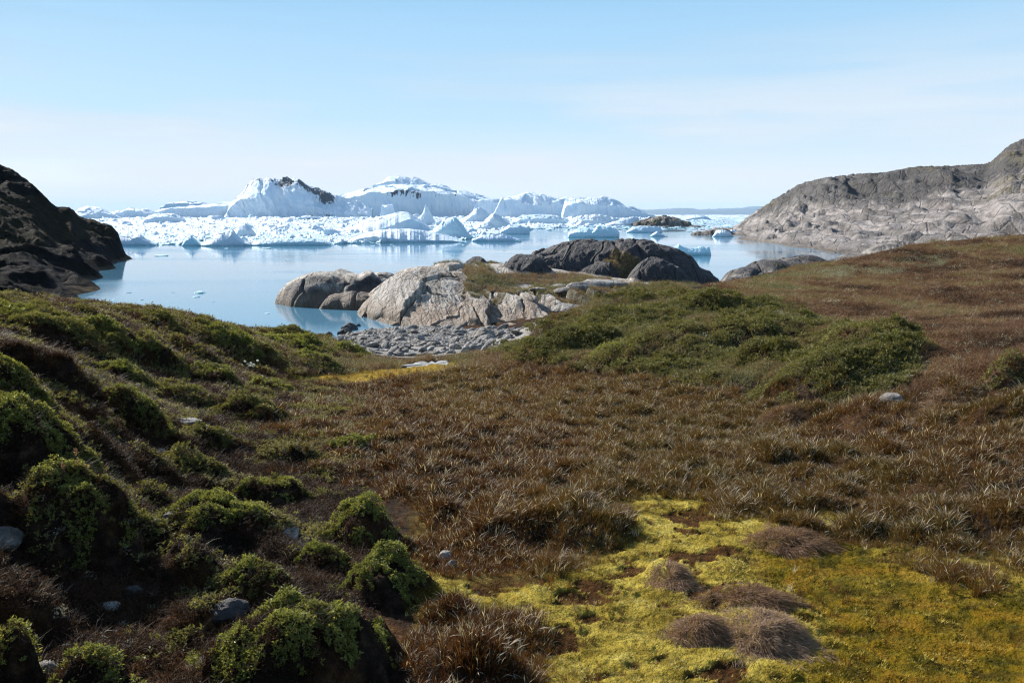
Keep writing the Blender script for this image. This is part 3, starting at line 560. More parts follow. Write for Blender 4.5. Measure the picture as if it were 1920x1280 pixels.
outcrop('shore_rock', 'flat grey rock slab showing through the heath below the right headland', 23, 33, 54, 72,
        [(1610, 63, 2.6, 4, 3.1), (1660, 65, 2.6, 4, 3.75), (1580, 60, 1.8, 2.5, 2.8)],
        M['rock'], lambda X, Y, z: .5 + 0 * X, base=.2, rough=.5)
outcrop('islet', 'brown rock islet lying among the ice between the far bergs and the right headland', 60, 95, 395, 450,
        [(1215, 420, 9, 10, 3.0), (1240, 422, 11, 12, 5.0), (1265, 422, 8, 10, 3.2), (1200, 418, 8, 8, 2.0)], M['rockright'], lambda X, Y, z: .4 + 0 * X, rough=3, n=160, cat='islet', grassf=lambda X, Y, z: .45 + .3 * fbm(X * .2, Y * .2, 1, 3), w=2, sk=.6)
outcrop('islet', 'low olive-brown skerry beside the two small bergs at the tip of the right headland', 50, 68, 232, 262,
        [(1325, 247, 4.5, 5, 1.2), (1345, 248, 4.5, 5, 1.7), (1310, 246, 3, 3, .7), (1370, 254, 4, 4, 1.5)], M['rockright'], lambda X, Y, z: .2 + 0 * X, rough=1.6, n=140, cat='islet', grassf=lambda X, Y, z: .42 + .3 * fbm(X * .3, Y * .3, 1, 3), w=1, sk=.3)

# ------------------------------------------------------------------ faceted lumps: boulders, beach stones, ice chunks
def ico(sub):
    import bmesh
    bm = bmesh.new(); bmesh.ops.create_icosphere(bm, subdivisions=sub, radius=1); bm.verts.ensure_lookup_table()
    V = np.array([v.co[:] for v in bm.verts]); Fc = np.array([[v.index for v in f.verts] for f in bm.faces]); bm.free(); return V, Fc
ICO3, ICO4 = ico(3), ico(4)
def lump(seed, scale, planes=14, round_=.5, noise=.06, ic=ICO3, nf=1.6):
    r = np.random.default_rng(seed); V, Fc = ic; n = r.normal(size=(planes, 3)); n /= np.linalg.norm(n, axis=1)[:, None]; o = r.uniform(.62, 1.0, planes)
    dd = np.clip(V @ n.T, 1e-3, None); rad = np.min(o / dd, axis=1); rad = np.minimum(rad, 1.25) * (1 - round_) + .85 * round_
    rad = rad * (1 + noise * fbm(V[:, 0] * nf + seed, V[:, 1] * nf, V[:, 2] * nf, 4) * 2)
    return V * rad[:, None] * np.array(scale), Fc
stone_me = []
for i in range(9):
    V, Fc = lump(100 + i, (1, .62, .34 + .02 * i), 11, .25, .07); o = mesh('beach_stone', V, Fc, M['stone'], smooth=False, attrs={'dark': np.full(len(V), .12 * (i % 4) - .1)}); stone_me.append(o.data); bpy.data.objects.remove(o)
def inst(me, name, loc, rot, scale, label, cat, group=None):
    o = bpy.data.objects.new(name, me); o.location = loc; o.rotation_euler = rot; o.scale = scale; link(o); return tag(o, label, cat, group)
r_ = random.Random(4)
# beach: 290 larger stones one by one
cand = []
while len(cand) < 290:
    px, py = r_.uniform(590, 975), r_.uniform(612, 668)
    x, y = ghit(px, py)
    if samp(S['beach'], np.array([x]), np.array([y]))[0] < .6: continue
    s = .09 + .20 * r_.random() ** 3
    if any((x - c[0]) ** 2 + ((y - c[1]) * .8) ** 2 < (.62 * (s + c[2])) ** 2 for c in cand[-300:]) and r_.random() < .8: continue
    cand.append((x, y, s))
for (x, y, s) in cand:
    inst(r_.choice(stone_me), 'beach_stone', (x, y, float(gh(np.array([x]), np.array([y]))[0]) + s * .22), (r_.uniform(-.8, .8), r_.uniform(-.7, .4), r_.uniform(-.3, 1.3)), (s * 1.35, s * 1.2, s * 1.2),
         'grey angular stone lying in the stone beach at the foot of the pale cliff', 'stone', 'stones covering the beach')
for px, py, s, lb in [(655, 613, .55, 'big black stone at the waterline at the left end of the stone beach'), (647, 622, .5, 'dark flat stone just inland of the black stone at the waterline'), (616, 624, .25, 'smallest dark stone at the far left corner of the beach by the water'),
                      (672, 607, .15, 'tiny dark stone sticking out of the water beside the outcrop'), (905, 629, .7, 'widest pale block on the right part of the beach under the cliff'), (915, 642, .5, 'smooth round grey block at the right rim of the beach near the willows')]:
    x, y, z = Pz(px, py, .12 if px < 700 else .6)
    me = stone_me[1].copy() if px < 690 else stone_me[2]
    if px < 690: me.attributes['dark'].data.foreach_set('value', np.full(len(me.vertices), .9, dtype=np.float32))
    inst(me, 'beach_boulder', (float(x), float(y), max(.05, float(gh(np.array([x]), np.array([y]))[0]) + .12 * s)), (0, 0, .2), (s, s, s * 1.3), lb, 'stone')
# boulders and slabs in the vegetation: px, py, size(x,y,z) m, dark, seed
for k, (px, py, sx, sy, sz, dk, lb) in enumerate([
        (546, 1016, .09, .12, .10, -.1, 'pale grey boulder against the right side of a willow hummock'), (5, 1022, .14, .10, .09, -.1, 'smooth light grey stone cut by the left edge of the picture'),
        (428, 1152, .15, .10, .075, 1.0, 'black angular slab of rock leaning in the brown litter'), (832, 1046, .07, .05, .055, -.1, 'small light grey stone between the moss and the sedge clump'), (845, 1062, .06, .035, .05, -.2, 'white pointed pebble just below the small grey stone by the sedge'),
        (1673, 752, .17, .16, .09, .3, 'half-buried grey boulder in the grass of the right slope'), (318, 975, .07, .06, .05, 0, 'small grey stone hidden between two mossy hummocks'), (1362, 800, .05, .04, .03, -.2, 'tiny pale stone in the sedge below the willow slope'),
        (90, 1260, .09, .07, .05, .1, 'flat grey stone at the bottom left among the litter'), (250, 1110, .09, .07, .05, .5, 'dark flat stone sunk in the black shade below the tall hummock'), (300, 850, .10, .07, .05, .3, 'weathered stone in the gully beside the bare peat'), (345, 795, .22, .15, .05, .1, 'flat grey-brown slab of bare ground in the middle of the bank'), (205, 1140, .06, .05, .03, 0, 'little grey stone in the shade under the tall hummock'), (1445, 540, .16, .12, .1, .1, 'lone grey stone on the reddish heath'), (1487, 552, .14, .1, .1, -.2, 'light brown stone low in the heath right of the lone grey stone'),
        (1400, 512, .65, .3, .3, -.25, 'pale cream slab beside the dark rock knoll')]):
    V, Fc = lump(40 + k, (sx, sy, sz), 9, .2, .08, ICO4)
    x, y = ghit(px, py); z = float(gh(np.array([x]), np.array([y]))[0]) + sz * .1
    tag(mesh('boulder', V, Fc, M['stone'], smooth=True, attrs={'dark': np.full(len(V), dk)}, loc=(x, y, z)), lb, 'boulder')
# slabs on the outcrop's grassy shelf
for k, (px, py, D, s, dk, lb) in enumerate([(1048, 510, 49, .45, .0, 'grey boulder standing on the bright green turf of the outcrop'), (1065, 538, 47.6, .8, -.3, 'white flat slab left of the boulder-strewn turf edge'), (1087, 548, 46.5, .55, -.3, 'smaller white slab just below the white flat slab'),
                                        (1090, 530, 48, .9, -.25, 'broken pale slab right of the white flat slab'), (1010, 552, 46.6, .5, -.3, 'small white slab in the dark turf above the cliff'), (1130, 522, 49, 1.3, .05, 'wide grey slab patch in front of the right dome'), (1063, 590, 43.6, .9, -.2, 'long pale slab running down beside the willow slope')]):
    V, Fc = lump(70 + k, (s, s * .8, s * .3), 9, .3, .05, ICO3); x, y, z = P(px, py, D)
    z2 = max(float(och(np.array([x]), np.array([y]))[0][0]), float(gh(np.array([x]), np.array([y]))[0]))
    tag(mesh('rock_slab', V, Fc, M['stone'], smooth=False, attrs={'dark': np.full(len(V), dk)}, loc=(float(x), float(y), z2 + .08)), lb, 'rock slab')

# ------------------------------------------------------------------ icebergs
def berg(label, D, front, crest, depth=.9, tp=.35, lean=.22, rough=1.0, flute=1.0, plan=.12, dirt=None, blue=0.0, seed=0, base=None, yaw=0.0, name='iceberg', cat='iceberg', n=None, group=None, skew=0.12):
    front = sorted(front); crest = sorted(crest); p0, p1 = min(front[0][0], crest[0][0]), max(front[-1][0], crest[-1][0])
    W = (p1 - p0) / FPX * D; dep = depth * W; ns = n or int(min(420, max(70, (p1 - p0) * 1.3)))
    px = np.linspace(p0, p1, ns); s = np.linspace(0, 1, ns)
    hf = CAMZ + (402 - np.interp(px, *zip(*front))) / FPX * D; hc = CAMZ + (402 - np.interp(px, *zip(*crest))) / FPX * (D + tp * dep); Hm = max(hf.max(), hc.max())
    kk_ = max(3, int(ns * .035) | 1); sm_ = lambda a: np.convolve(np.pad(a, kk_ // 2, mode='edge'), np.hanning(kk_ + 2)[1:-1] / np.hanning(kk_ + 2)[1:-1].sum(), 'valid')
    if p1 - p0 < 160: kk_ = max(5, int(ns * .05) | 1); rough = max(rough, .9); flute = max(flute, .7)
    hf, hc = sm_(hf), sm_(hc)
    if p1 - p0 < 260 and D < 500: hf = hf * .8
    endt = ss(0, .03, s) * ss(1, .97, s); hf = np.maximum(hf, .15) * endt; hc = np.maximum(hc, hf * .9)
    rows = [('a', -1.0)] + [('b', t) for t in np.linspace(0, 1, 22)[0:]] + [('c', t) for t in np.linspace(0, 1, 26)[1:]] + [('d', t) for t in np.linspace(0, 1, 16)[1:]]
    X = (px - 960) / FPX * D; out = []; dirts = []; blues = []
    L = max(W, 6 * Hm); pl = plan * W * .25 * fbm(X * 9 / L + seed, seed, 0, 4) + .12 * dep * (2 * s - 1) ** 2 * 2
    for ty, t in rows:
        if ty == 'a': y = 0 * X; z = 0 * X - 1.5 - .1 * Hm
        elif ty == 'b': y = lean * hf * t; z = hf * t - .4 * (1 - t)
        elif ty == 'c': tt = t; y = lean * hf + (tp * dep - 0) * tt; z = hf + (hc - hf) * (1 - (1 - tt) ** 1.5)
        else: y = lean * hf + tp * dep + (1 - tp) * dep * t; z = hc * (1 - t ** 1.6) - 2 * t - 1.5 * t ** 4
        amp = .05 * rough * Hm; sc1 = 1.0 / (Hm * .45 + 1e-6)
        zz = z if ty != 'a' else 0
        fl = flute * .045 * Hm * (ridged(X * sc1 * 1.9 + seed + skew * zz * sc1, zz * sc1 * .3, 0, 4, .6) - .4) * (1 if ty == 'b' else .5)
        y2 = y + pl - fl * 1.2 + 1.2 * amp * fbm(X * sc1, zz * sc1, seed + y * sc1, 4) 
        z2 = z + (amp * (1.3 * fbm(X * sc1 * 1.3 + 5, y * sc1 * .8, seed, 5) + 2.2 * (worley(X * sc1 * 1.1 + .3 * y * sc1 + seed, y * sc1 * .9 + 0 * X, 5)[2] - .55) + .9 * (ridged(X * sc1 * .8 + y * sc1 * .4, y * sc1 * .5, seed + 4, 4) - .5)) * np.clip(z / (Hm * .4 + 1e-6), 0, 1) if ty in 'bcd' else 0)
        Yv = D + y2 + 0 * X; out.append(np.stack([X * (1 + .92 * (Yv / D - 1)), Yv, z2 + 0 * X], -1))
        dv = 0 * X + (-1 if dirt is None else 0)
        if dirt is not None:
            dv = dv - .6
            for (a, b, kind, am) in dirt:
                mk = ss(a, a + 12, px) * ss(b, b - 12, px)
                if kind == 'lip': w_ = ss(.55, .95, t) if ty == 'b' else (ss(.25, .0, t) if ty == 'c' else 0)
                elif kind == 'top': w_ = ss(.2, .6, t) if ty == 'c' else (1 if ty == 'd' else 0)
                elif kind == 'band': w_ = np.exp(-((t - .74) / .2) ** 2) if ty == 'c' else 0
                else: w_ = np.exp(-((t - .5) / .3) ** 2) if ty == 'b' else 0
                dv = dv + am * mk * w_
        dirts.append(dv)
    V = np.stack(out); nr = len(rows); c = V[..., :2].mean((0, 1)); loc = (float(c[0]), float(c[1]), 0)
    V = V - np.array([c[0], c[1], 0])
    o = mesh(name, V.reshape(-1, 3), gridfaces(nr, ns), M['ice'], smooth=False, attrs={'dirt': np.array(dirts), 'blue': np.full(nr * ns, blue)}, loc=loc)
    return tag(o, label, cat, group)
# far wall of bergs
berg('tall rugged berg with black debris streaks down its right shoulder', 1150, [(425, 405), (440, 386), (470, 372), (500, 376), (560, 385), (600, 392), (640, 396), (700, 402)],
     [(425, 404), (438, 384), (460, 366), (480, 340), (492, 331), (515, 332), (535, 338), (556, 341), (575, 348), (600, 358), (628, 366), (660, 372), (700, 390)], depth=.7, tp=.3, rough=1.9, flute=1.5, plan=.25, skew=1.1, dirt=[(465, 560, 'top', .95), (525, 640, 'band', 1.0), (590, 640, 'face', .85), (560, 640, 'top', .75)], seed=1)
berg('long low ice wall running from the left bergs to the rugged berg', 1250, [(290, 400), (330, 391), (380, 389), (430, 387), (470, 390)], [(285, 402), (310, 392), (360, 387), (440, 379), (480, 378)], depth=.6, rough=.6, seed=2)
berg('dark grey tabular strip of ice standing behind the low ice wall', 1700, [(305, 392), (322, 383), (350, 382), (385, 381), (398, 386)], [(305, 391), (325, 381), (355, 379), (385, 378), (398, 385)], depth=.8, rough=.3, seed=3, dirt=[(300, 400, 'face', .55)])
berg('widest berg, long and white, with dirty melt streaks under its lip', 1350, [(600, 405), (625, 384), (655, 372), (700, 362), (735, 360), (790, 359), (830, 363), (860, 367), (885, 378), (905, 382), (930, 385), (960, 395)],
     [(600, 398), (630, 370), (660, 364), (700, 352), (735, 349), (790, 347), (830, 349), (852, 360), (880, 364), (910, 370), (945, 376), (965, 392)], depth=.55, tp=.4, rough=.8, flute=.9, dirt=[(722, 800, 'lip', 1.25), (800, 880, 'lip', .75)], seed=4)
berg('domed white summit block rising from the middle of the widest berg', 1600, [(700, 352), (725, 347), (745, 342), (775, 346), (815, 350)], [(700, 350), (722, 345), (735, 333), (750, 328), (768, 330), (788, 337), (805, 346), (815, 350)], depth=.8, rough=.5, flute=.4, seed=5)
berg('smooth-backed berg rising behind the right end of the widest berg', 1700, [(805, 360), (830, 352), (850, 356), (880, 366), (910, 372)], [(805, 352), (822, 348), (838, 352), (852, 359), (875, 360), (905, 366)], depth=.8, rough=.5, seed=6)
berg('tabular berg with a scalloped blue cliff and a snowy top, left of the straight-edged cliff', 1300, [(885, 404), (895, 380), (910, 375), (925, 378), (936, 380)], [(885, 400), (900, 374), (925, 372), (940, 372)], depth=1.2, rough=.7, flute=.4, seed=7)
berg('broad straight-cut blue cliff with a pointed left corner', 1200, [(925, 404), (932, 392), (941, 373), (955, 372), (970, 378), (985, 382), (1000, 383), (1020, 382), (1045, 378), (1055, 385), (1066, 404)], [(925, 402), (940, 371), (960, 369), (985, 364), (1015, 366), (1040, 374), (1050, 376), (1066, 400)], depth=.7, rough=.6, flute=.35, seed=8)
berg('narrow snowy cap seen behind the straight-cut blue cliff', 1800, [(955, 378), (975, 370), (995, 368), (1020, 370), (1045, 376)], [(955, 374), (975, 366), (990, 362), (1005, 365), (1045, 374)], depth=.8, rough=.5, seed=9)
berg('rightmost long berg of the far wall, blocky head and tail sloping right', 1100, [(1052, 404), (1060, 386), (1085, 382), (1120, 384), (1145, 388), (1165, 390), (1190, 394), (1215, 402), (1226, 406)], [(1052, 402), (1058, 376), (1080, 374), (1105, 370), (1125, 369), (1150, 374), (1158, 380), (1170, 388), (1185, 390), (1210, 401), (1226, 405)], depth=.45, rough=1.0, flute=1.2, seed=10, dirt=[(1080, 1130, 'lip', .6)])
berg('low blue ridge peeping over the berg with the blocky head', 1700, [(1045, 376), (1070, 372), (1100, 376)], [(1045, 374), (1060, 371), (1070, 369), (1100, 373)], depth=.8, rough=.5, seed=11)
berg('rounded white berg just right of the dark left cliff top', 900, [(140, 420), (160, 405), (200, 398), (225, 404), (240, 415)], [(140, 405), (155, 392), (175, 387), (195, 388), (210, 396), (240, 410)], depth=.8, rough=.8, seed=12)
berg('small peaked berg between the rounded berg and the low ice wall', 1200, [(210, 404), (245, 395), (262, 396), (300, 402)], [(210, 398), (240, 395), (250, 390), (268, 392), (285, 392), (300, 399)], depth=.8, rough=.8, seed=13)
berg('broad snowy mound sprawled in front of the low ice wall', 520, [(265, 424), (280, 412), (300, 407), (325, 406), (345, 410), (358, 418)], [(260, 422), (285, 404), (310, 400), (335, 401), (350, 408), (360, 420)], depth=.7, rough=.5, flute=.4, seed=14)
# middle distance
berg('tilted white slab with a shaded triangular right face, behind the long low berg', 270, [(640, 438), (680, 432), (715, 428), (740, 418), (770, 404), (785, 409), (805, 424), (815, 432)], [(640, 432), (672, 420), (700, 411), (730, 402), (755, 397), (768, 398), (772, 401), (800, 420), (818, 432)], depth=.55, tp=.5, rough=.35, flute=.2, plan=.3, seed=15)
berg('long low smooth berg lying at the water in front of the tilted slab', 178, [(655, 455), (672, 446), (705, 439), (730, 444), (760, 447), (800, 448), (850, 450), (872, 455)], [(650, 452), (675, 440), (705, 432), (735, 429), (770, 428), (810, 434), (850, 443), (875, 454)], depth=.4, tp=.45, rough=.35, flute=.2, plan=.3, seed=16)
berg('pyramid-shaped berg with a green-tinted flank right of the long low berg', 205, [(800, 444), (815, 434), (830, 428), (845, 424), (855, 426), (870, 440), (890, 449)], [(800, 442), (815, 430), (830, 416), (847, 408), (855, 409), (866, 420), (890, 447)], depth=.6, rough=.8, flute=.6, seed=17, blue=.3)
berg('leaning split pinnacle with a dark shaded slab, behind the tilted slab', 420, [(775, 420), (790, 412), (798, 405), (805, 412), (818, 420)], [(775, 418), (788, 404), (795, 396), (799, 385), (803, 386), (810, 402), (820, 418)], depth=.7, rough=.9, flute=.8, seed=18)
berg('thin sharp fin of ice in front of the straight-cut blue cliff', 600, [(872, 414), (885, 406), (895, 402), (910, 408), (930, 414)], [(872, 413), (882, 402), (892, 393), (900, 387), (906, 390), (915, 400), (932, 412)], depth=.7, rough=1.0, seed=19)
berg('twin-peaked berg with a shaded right side, right of the thin fin', 330, [(905, 423), (920, 414), (930, 408), (940, 412), (950, 421), (960, 424)], [(900, 421), (915, 409), (926, 398), (932, 400), (940, 405), (950, 416), (962, 423)], depth=.8, rough=.9, seed=20)
berg('flat dark-edged ice shelf at the waterline right of the twin-peaked berg', 250, [(940, 433), (955, 424), (975, 424), (992, 429)], [(938, 431), (955, 421), (975, 422), (993, 428)], depth=.8, rough=.4, seed=21, blue=.2)
berg('craggy white berg between the pyramid and the flat ice shelf', 300, [(888, 432), (900, 424), (915, 420), (930, 428), (938, 432)], [(886, 430), (895, 420), (908, 417), (918, 415), (930, 424), (940, 431)], depth=.8, rough=1.2, seed=22)
berg('low broken berg at the water below the twin-peaked berg', 185, [(885, 450), (900, 444), (925, 446), (950, 444), (965, 450), (975, 450)], [(885, 448), (905, 440), (930, 438), (945, 437), (960, 444), (978, 449)], depth=.5, rough=1.0, seed=23)
berg('square block of ice standing before the middle of the widest berg', 700, [(716, 404), (718, 387), (740, 386), (743, 404)], [(716, 402), (719, 384), (739, 384), (744, 402)], depth=1.0, rough=.5, lean=.05, seed=24)
berg('double-humped blue-shaded berg closest to the dark left cliff', 160, [(210, 458), (222, 447), (232, 450), (245, 448), (262, 441), (275, 448), (295, 458)], [(208, 456), (222, 441), (240, 437), (255, 439), (268, 438), (280, 448), (298, 457)], depth=.7, rough=.5, flute=.4, seed=25)
berg('small upright turquoise-footed berg left of the wedge-shaped berg', 158, [(345, 460), (352, 448), (362, 442), (372, 450), (380, 459)], [(344, 459), (352, 444), (362, 439), (370, 446), (381, 458)], depth=.9, rough=.6, blue=.45, seed=26)
berg('wedge-shaped berg with a steep peaked right shoulder at the water edge', 157, [(380, 461), (395, 457), (410, 452), (425, 449), (433, 440), (438, 432), (446, 446), (458, 454), (472, 457)], [(378, 458), (400, 445), (418, 436), (432, 430), (440, 430), (448, 440), (460, 449), (474, 453)], depth=.6, rough=.5, flute=.4, seed=27)
berg('rounded berg with a dented side behind the wedge-shaped berg', 215, [(446, 440), (452, 428), (465, 426), (480, 437)], [(445, 438), (452, 422), (465, 421), (475, 428), (483, 437)], depth=1.0, rough=.6, seed=28)
berg('long ice ledge with a shadowed waterline undercut left of the open water', 160, [(470, 460), (500, 455), (540, 451), (580, 450), (612, 452), (622, 458)], [(470, 456), (500, 448), (550, 446), (600, 447), (625, 456)], depth=.3, rough=.6, seed=29, blue=.3, dirt=[(480, 620, 'face', .65)])  # dark band on the face paints in the undercut's shadow
berg('grounded white berg with a turquoise cleft right of centre beyond the black dome', 215, [(1066, 438), (1080, 432), (1100, 433), (1112, 434), (1117, 426), (1135, 428), (1150, 430), (1160, 436)], [(1064, 437), (1080, 428), (1100, 427), (1112, 428), (1120, 423), (1140, 425), (1152, 427), (1160, 434)], depth=.5, rough=1.0, blue=.45, seed=30)
berg('small white floating berg in open water between the dome and the right headland', 225, [(1216, 444), (1222, 440), (1230, 434), (1240, 440), (1250, 444)], [(1216, 443), (1222, 437), (1230, 433), (1238, 438), (1250, 443)], depth=.8, rough=1.2, seed=31)
berg('crown-shaped turquoise floating berg just behind the right end of the black dome', 121, [(1228, 474), (1240, 470), (1255, 470), (1270, 466), (1285, 471), (1300, 472), (1315, 471), (1325, 468), (1331, 476)], [(1225, 473), (1240, 466), (1258, 465), (1272, 457), (1284, 463), (1300, 465), (1310, 462), (1322, 462), (1329, 459), (1332, 476)], depth=.35, rough=1.2, blue=.6, seed=32)
berg('larger of the two blue-shaded bergs at the tip of the right headland', 222, [(1334, 444), (1340, 435), (1355, 434), (1368, 438), (1372, 444)], [(1333, 443), (1340, 432), (1352, 430), (1366, 434), (1373, 443)], depth=.9, rough=.6, seed=33)
berg('smaller of the two bergs, touching the rocks of the right headland', 250, [(1362, 438), (1368, 432), (1378, 433), (1384, 438)], [(1361, 437), (1368, 429), (1378, 431), (1385, 438)], depth=1.0, rough=.7, seed=34)
berg('flat wedge of ice in front of the brown islet', 270, [(1172, 436), (1185, 428), (1210, 430), (1225, 434)], [(1172, 434), (1185, 424), (1210, 423), (1235, 424), (1240, 433)], depth=.5, rough=.5, blue=.25, seed=35)
berg('white stepped berg on the horizon right of the brown islet', 900, [(1280, 412), (1300, 408), (1316, 407), (1328, 412)], [(1280, 410), (1298, 405), (1312, 403), (1322, 406), (1330, 411)], depth=.8, rough=.8, seed=36)
berg('pale ice terrace in front of the straight-cut blue cliff', 480, [(960, 420), (975, 409), (1005, 407), (1040, 406), (1060, 413), (1065, 420)], [(960, 418), (975, 404), (1005, 402), (1040, 403), (1062, 411)], depth=.6, rough=.7, seed=37, blue=.1)
berg('crumpled white berg between the ice terrace and the brown islet', 450, [(1065, 420), (1080, 412), (1095, 410), (1130, 412), (1160, 418), (1175, 420)], [(1063, 418), (1080, 406), (1095, 403), (1125, 402), (1150, 408), (1178, 419)], depth=.5, rough=1.3, seed=38)
berg('bright snow wedge sloping down to the left of the brown islet', 420, [(1130, 424), (1150, 418), (1185, 417), (1195, 422)], [(1130, 421), (1155, 414), (1185, 406), (1194, 406), (1198, 418)], depth=.6, rough=.4, seed=39)
berg('dirty grey block at the foot of the rugged berg with debris streaks', 800, [(565, 410), (575, 407), (595, 407), (603, 410)], [(565, 409), (572, 405), (585, 403), (598, 405), (605, 410)], depth=.8, rough=1.0, seed=40, dirt=[(560, 610, 'face', 1.3), (560, 610, 'top', 1.2)])

# pack ice carpet: too many pieces to count, one mass
def pack(x0, x1, d0, d1, nu, nv, edge, seed, hs=1.0):
    u = (np.linspace(x0, x1, nu) - 960) / FPX; v = np.linspace(math.log(d0), math.log(d1), nv); U_, V_ = np.meshgrid(u, v); Y = np.exp(V_); X = U_ * Y
    k = .55 / np.sqrt(Y / 160); a = (fbm(U_ * 60 + seed, V_ * 20, seed, 4)); 
    f1, f2, c = worley(U_ * 130 + 1.5 * fbm(U_ * 60, V_ * 30, 1, 3), V_ * 44 + 1.2 * fbm(U_ * 60, V_ * 30, 5, 3), 3)
    g1, g2, c2 = worley(U_ * 330 + fbm(U_ * 200, V_ * 80, 1, 2), V_ * 120, 13)
    sc1 = (Y / 160) ** .75
    fl_ = .25 + .75 * ss(-.25, .2, fbm(U_ * 22 + seed, V_ * 9, 7, 3)); f1 = f1 + (1 - fl_) * .5; g1 = g1 + (1 - fl_) * .25
    Zz = sc1 * hs * (.15 + .55 * a + .9 * c ** 3 * np.clip(1 - 1.5 * f1, 0, 1) + .30 * c2 * np.clip(1 - 1.4 * g1, 0, 1) + .12 * fbm(U_ * 500, V_ * 200, 4, 3))
    Zz = np.where(edge(U_ * FPX + 960, Y + 0 * U_, a) > 0, Zz, -1.5)
    return X, Y, Zz
def edge1(px, Y, a):
    lim = np.interp(px, [180, 300, 480, 620, 660, 860, 900, 960, 1000, 1200], [168, 165, 163, 168, 172, 190, 215, 270, 330, 420])
    return Y - lim * (1 + .05 * a) - ss(870, 1000, px) * 300 * np.clip(-a + .05, 0, 1)
X, Y, Zz = pack(170, 1215, 150, 1300, 1000, 620, edge1, 2)
tag(mesh('pack_ice', np.stack([X, Y, Zz], -1).reshape(-1, 3), gridfaces(*X.shape), M['ice'], smooth=False, attrs={'dirt': np.full(X.size, -.45) + .25 * fbm(X.ravel() * .02, Y.ravel() * .02, 3, 3), 'blue': 0.08 * (Zz.ravel() < .3)}), kind='stuff')
def edge2(px, Y, a): return np.where((a > .16), 1, -1) * 1.0
X, Y, Zz = pack(1000, 1480, 330, 6000, 500, 400, edge2, 9, .35)
tag(mesh('drift_ice', np.stack([X, Y, np.where(Zz > 0, np.minimum(Zz, 3), -1)], -1).reshape(-1, 3), gridfaces(*X.shape), M['ice'], smooth=False, attrs={'dirt': np.full(X.size, -1.0), 'blue': np.zeros(X.size)}), kind='stuff')

# chunks one can pick out in the pack ice
ice_me = []
for i in range(10):
    V, Fc = lump(300 + i, (1, .9, .75), 9, .08, .05); V[:, 2] = np.where(V[:, 2] < -.1, -.1 + (V[:, 2] + .1) * .3, V[:, 2])
    o = mesh('ice_block', V, Fc, M['ice'], smooth=False, attrs={'dirt': np.full(len(V), -1.0), 'blue': np.full(len(V), .25 * (i % 4 == 0))}); ice_me.append(o.data); bpy.data.objects.remove(o)
n = 0
while n < 170:
    px = r_.uniform(200, 1190); D = math.exp(r_.uniform(math.log(175), math.log(1000))); lim = np.interp(px, [180, 480, 660, 860, 960, 1200], [172, 168, 178, 200, 300, 420])
    if D < lim * 1.03 or (px < 240 and D < 300): continue
    s = (2.5 + 9 * r_.random() ** 3) * D / FPX
    inst(r_.choice(ice_me), 'ice_block', ((px - 960) / FPX * D, D, .3 * (D / 160) ** .7), (r_.uniform(-.3, .3), r_.uniform(-.3, .3), r_.uniform(0, 6)), (s * r_.uniform(.9, 1.6), s, s * r_.uniform(.7, 1.3)), 'white block of ice frozen into the pack ice before the far wall of bergs', 'ice block', 'ice blocks in the pack ice'); n += 1
for k in range(46):
    px = r_.uniform(960, 1420); py = r_.uniform(409, 437); 
    x, y, z = Pz(px, py, 0)
    if 1066 < px < 1165 and py > 425: continue
    s = r_.uniform(1.0, 3.6) * y / FPX
    inst(r_.choice(ice_me), 'ice_block', (float(x), float(y), 0.1), (0, 0, r_.uniform(0, 6)), (s * 2.0, s * 1.2, s * .8), 'small floating ice block in the open channel right of the pack ice', 'ice block', 'ice blocks in the open channel')
fl = [(304, 480, 12, 'largest flat floe in the left bay'), (375, 549, 13, 'curled white floe in the middle of the left bay'), (615, 577, 9, 'flat floe floating in the mirror image of the low rock'), (240, 549, 6, 'thin floe near the dark cliff foot'), (500, 588, 5, 'small floe close to the grassy shore'),
      (265, 562, 4, 'tiny floe right of the thin floe by the cliff'), (540, 489, 5, 'small floe halfway to the low rock'), (368, 557, 7, 'sliver of ice just below the curled floe'), (213, 562, 4, 'tiny floe nearest the left grassy rim'), (325, 548, 3, 'speck of ice left of the curled floe'), (400, 566, 3, 'speck of ice below the sliver'),
      (605, 570, 3, 'speck of ice beside the low rock'), (740, 462, 5, 'thin floe under the long low berg'), (700, 461, 5, 'thin floe at the left foot of the long low berg'), (870, 459, 4, 'floe below the pyramid-shaped berg'), (835, 464, 4, 'second floe below the pyramid-shaped berg, further left'), (1075, 445, 5, 'floe below the berg with the turquoise cleft'), (945, 470, 3, 'lone speck of ice in the central water'), (735, 459, 4, 'crumb of ice touching the long low berg'), (500, 466, 8, 'floe under the long ice ledge'), (425, 466, 4, 'crumb of ice under the wedge-shaped berg')]
for px, py, w, lb in fl:
    x, y, z = Pz(px, py, 0); s = w * y / FPX
    V, Fc = lump(500 + px, (s, s * .9, s * .22), 8, .2, .1)
    tag(mesh('ice_floe', V, Fc, M['ice'], smooth=False, attrs={'dirt': np.full(len(V), -1.0), 'blue': np.full(len(V), .1)}, loc=(float(x), float(y), .0)), lb + ', white', 'ice floe')
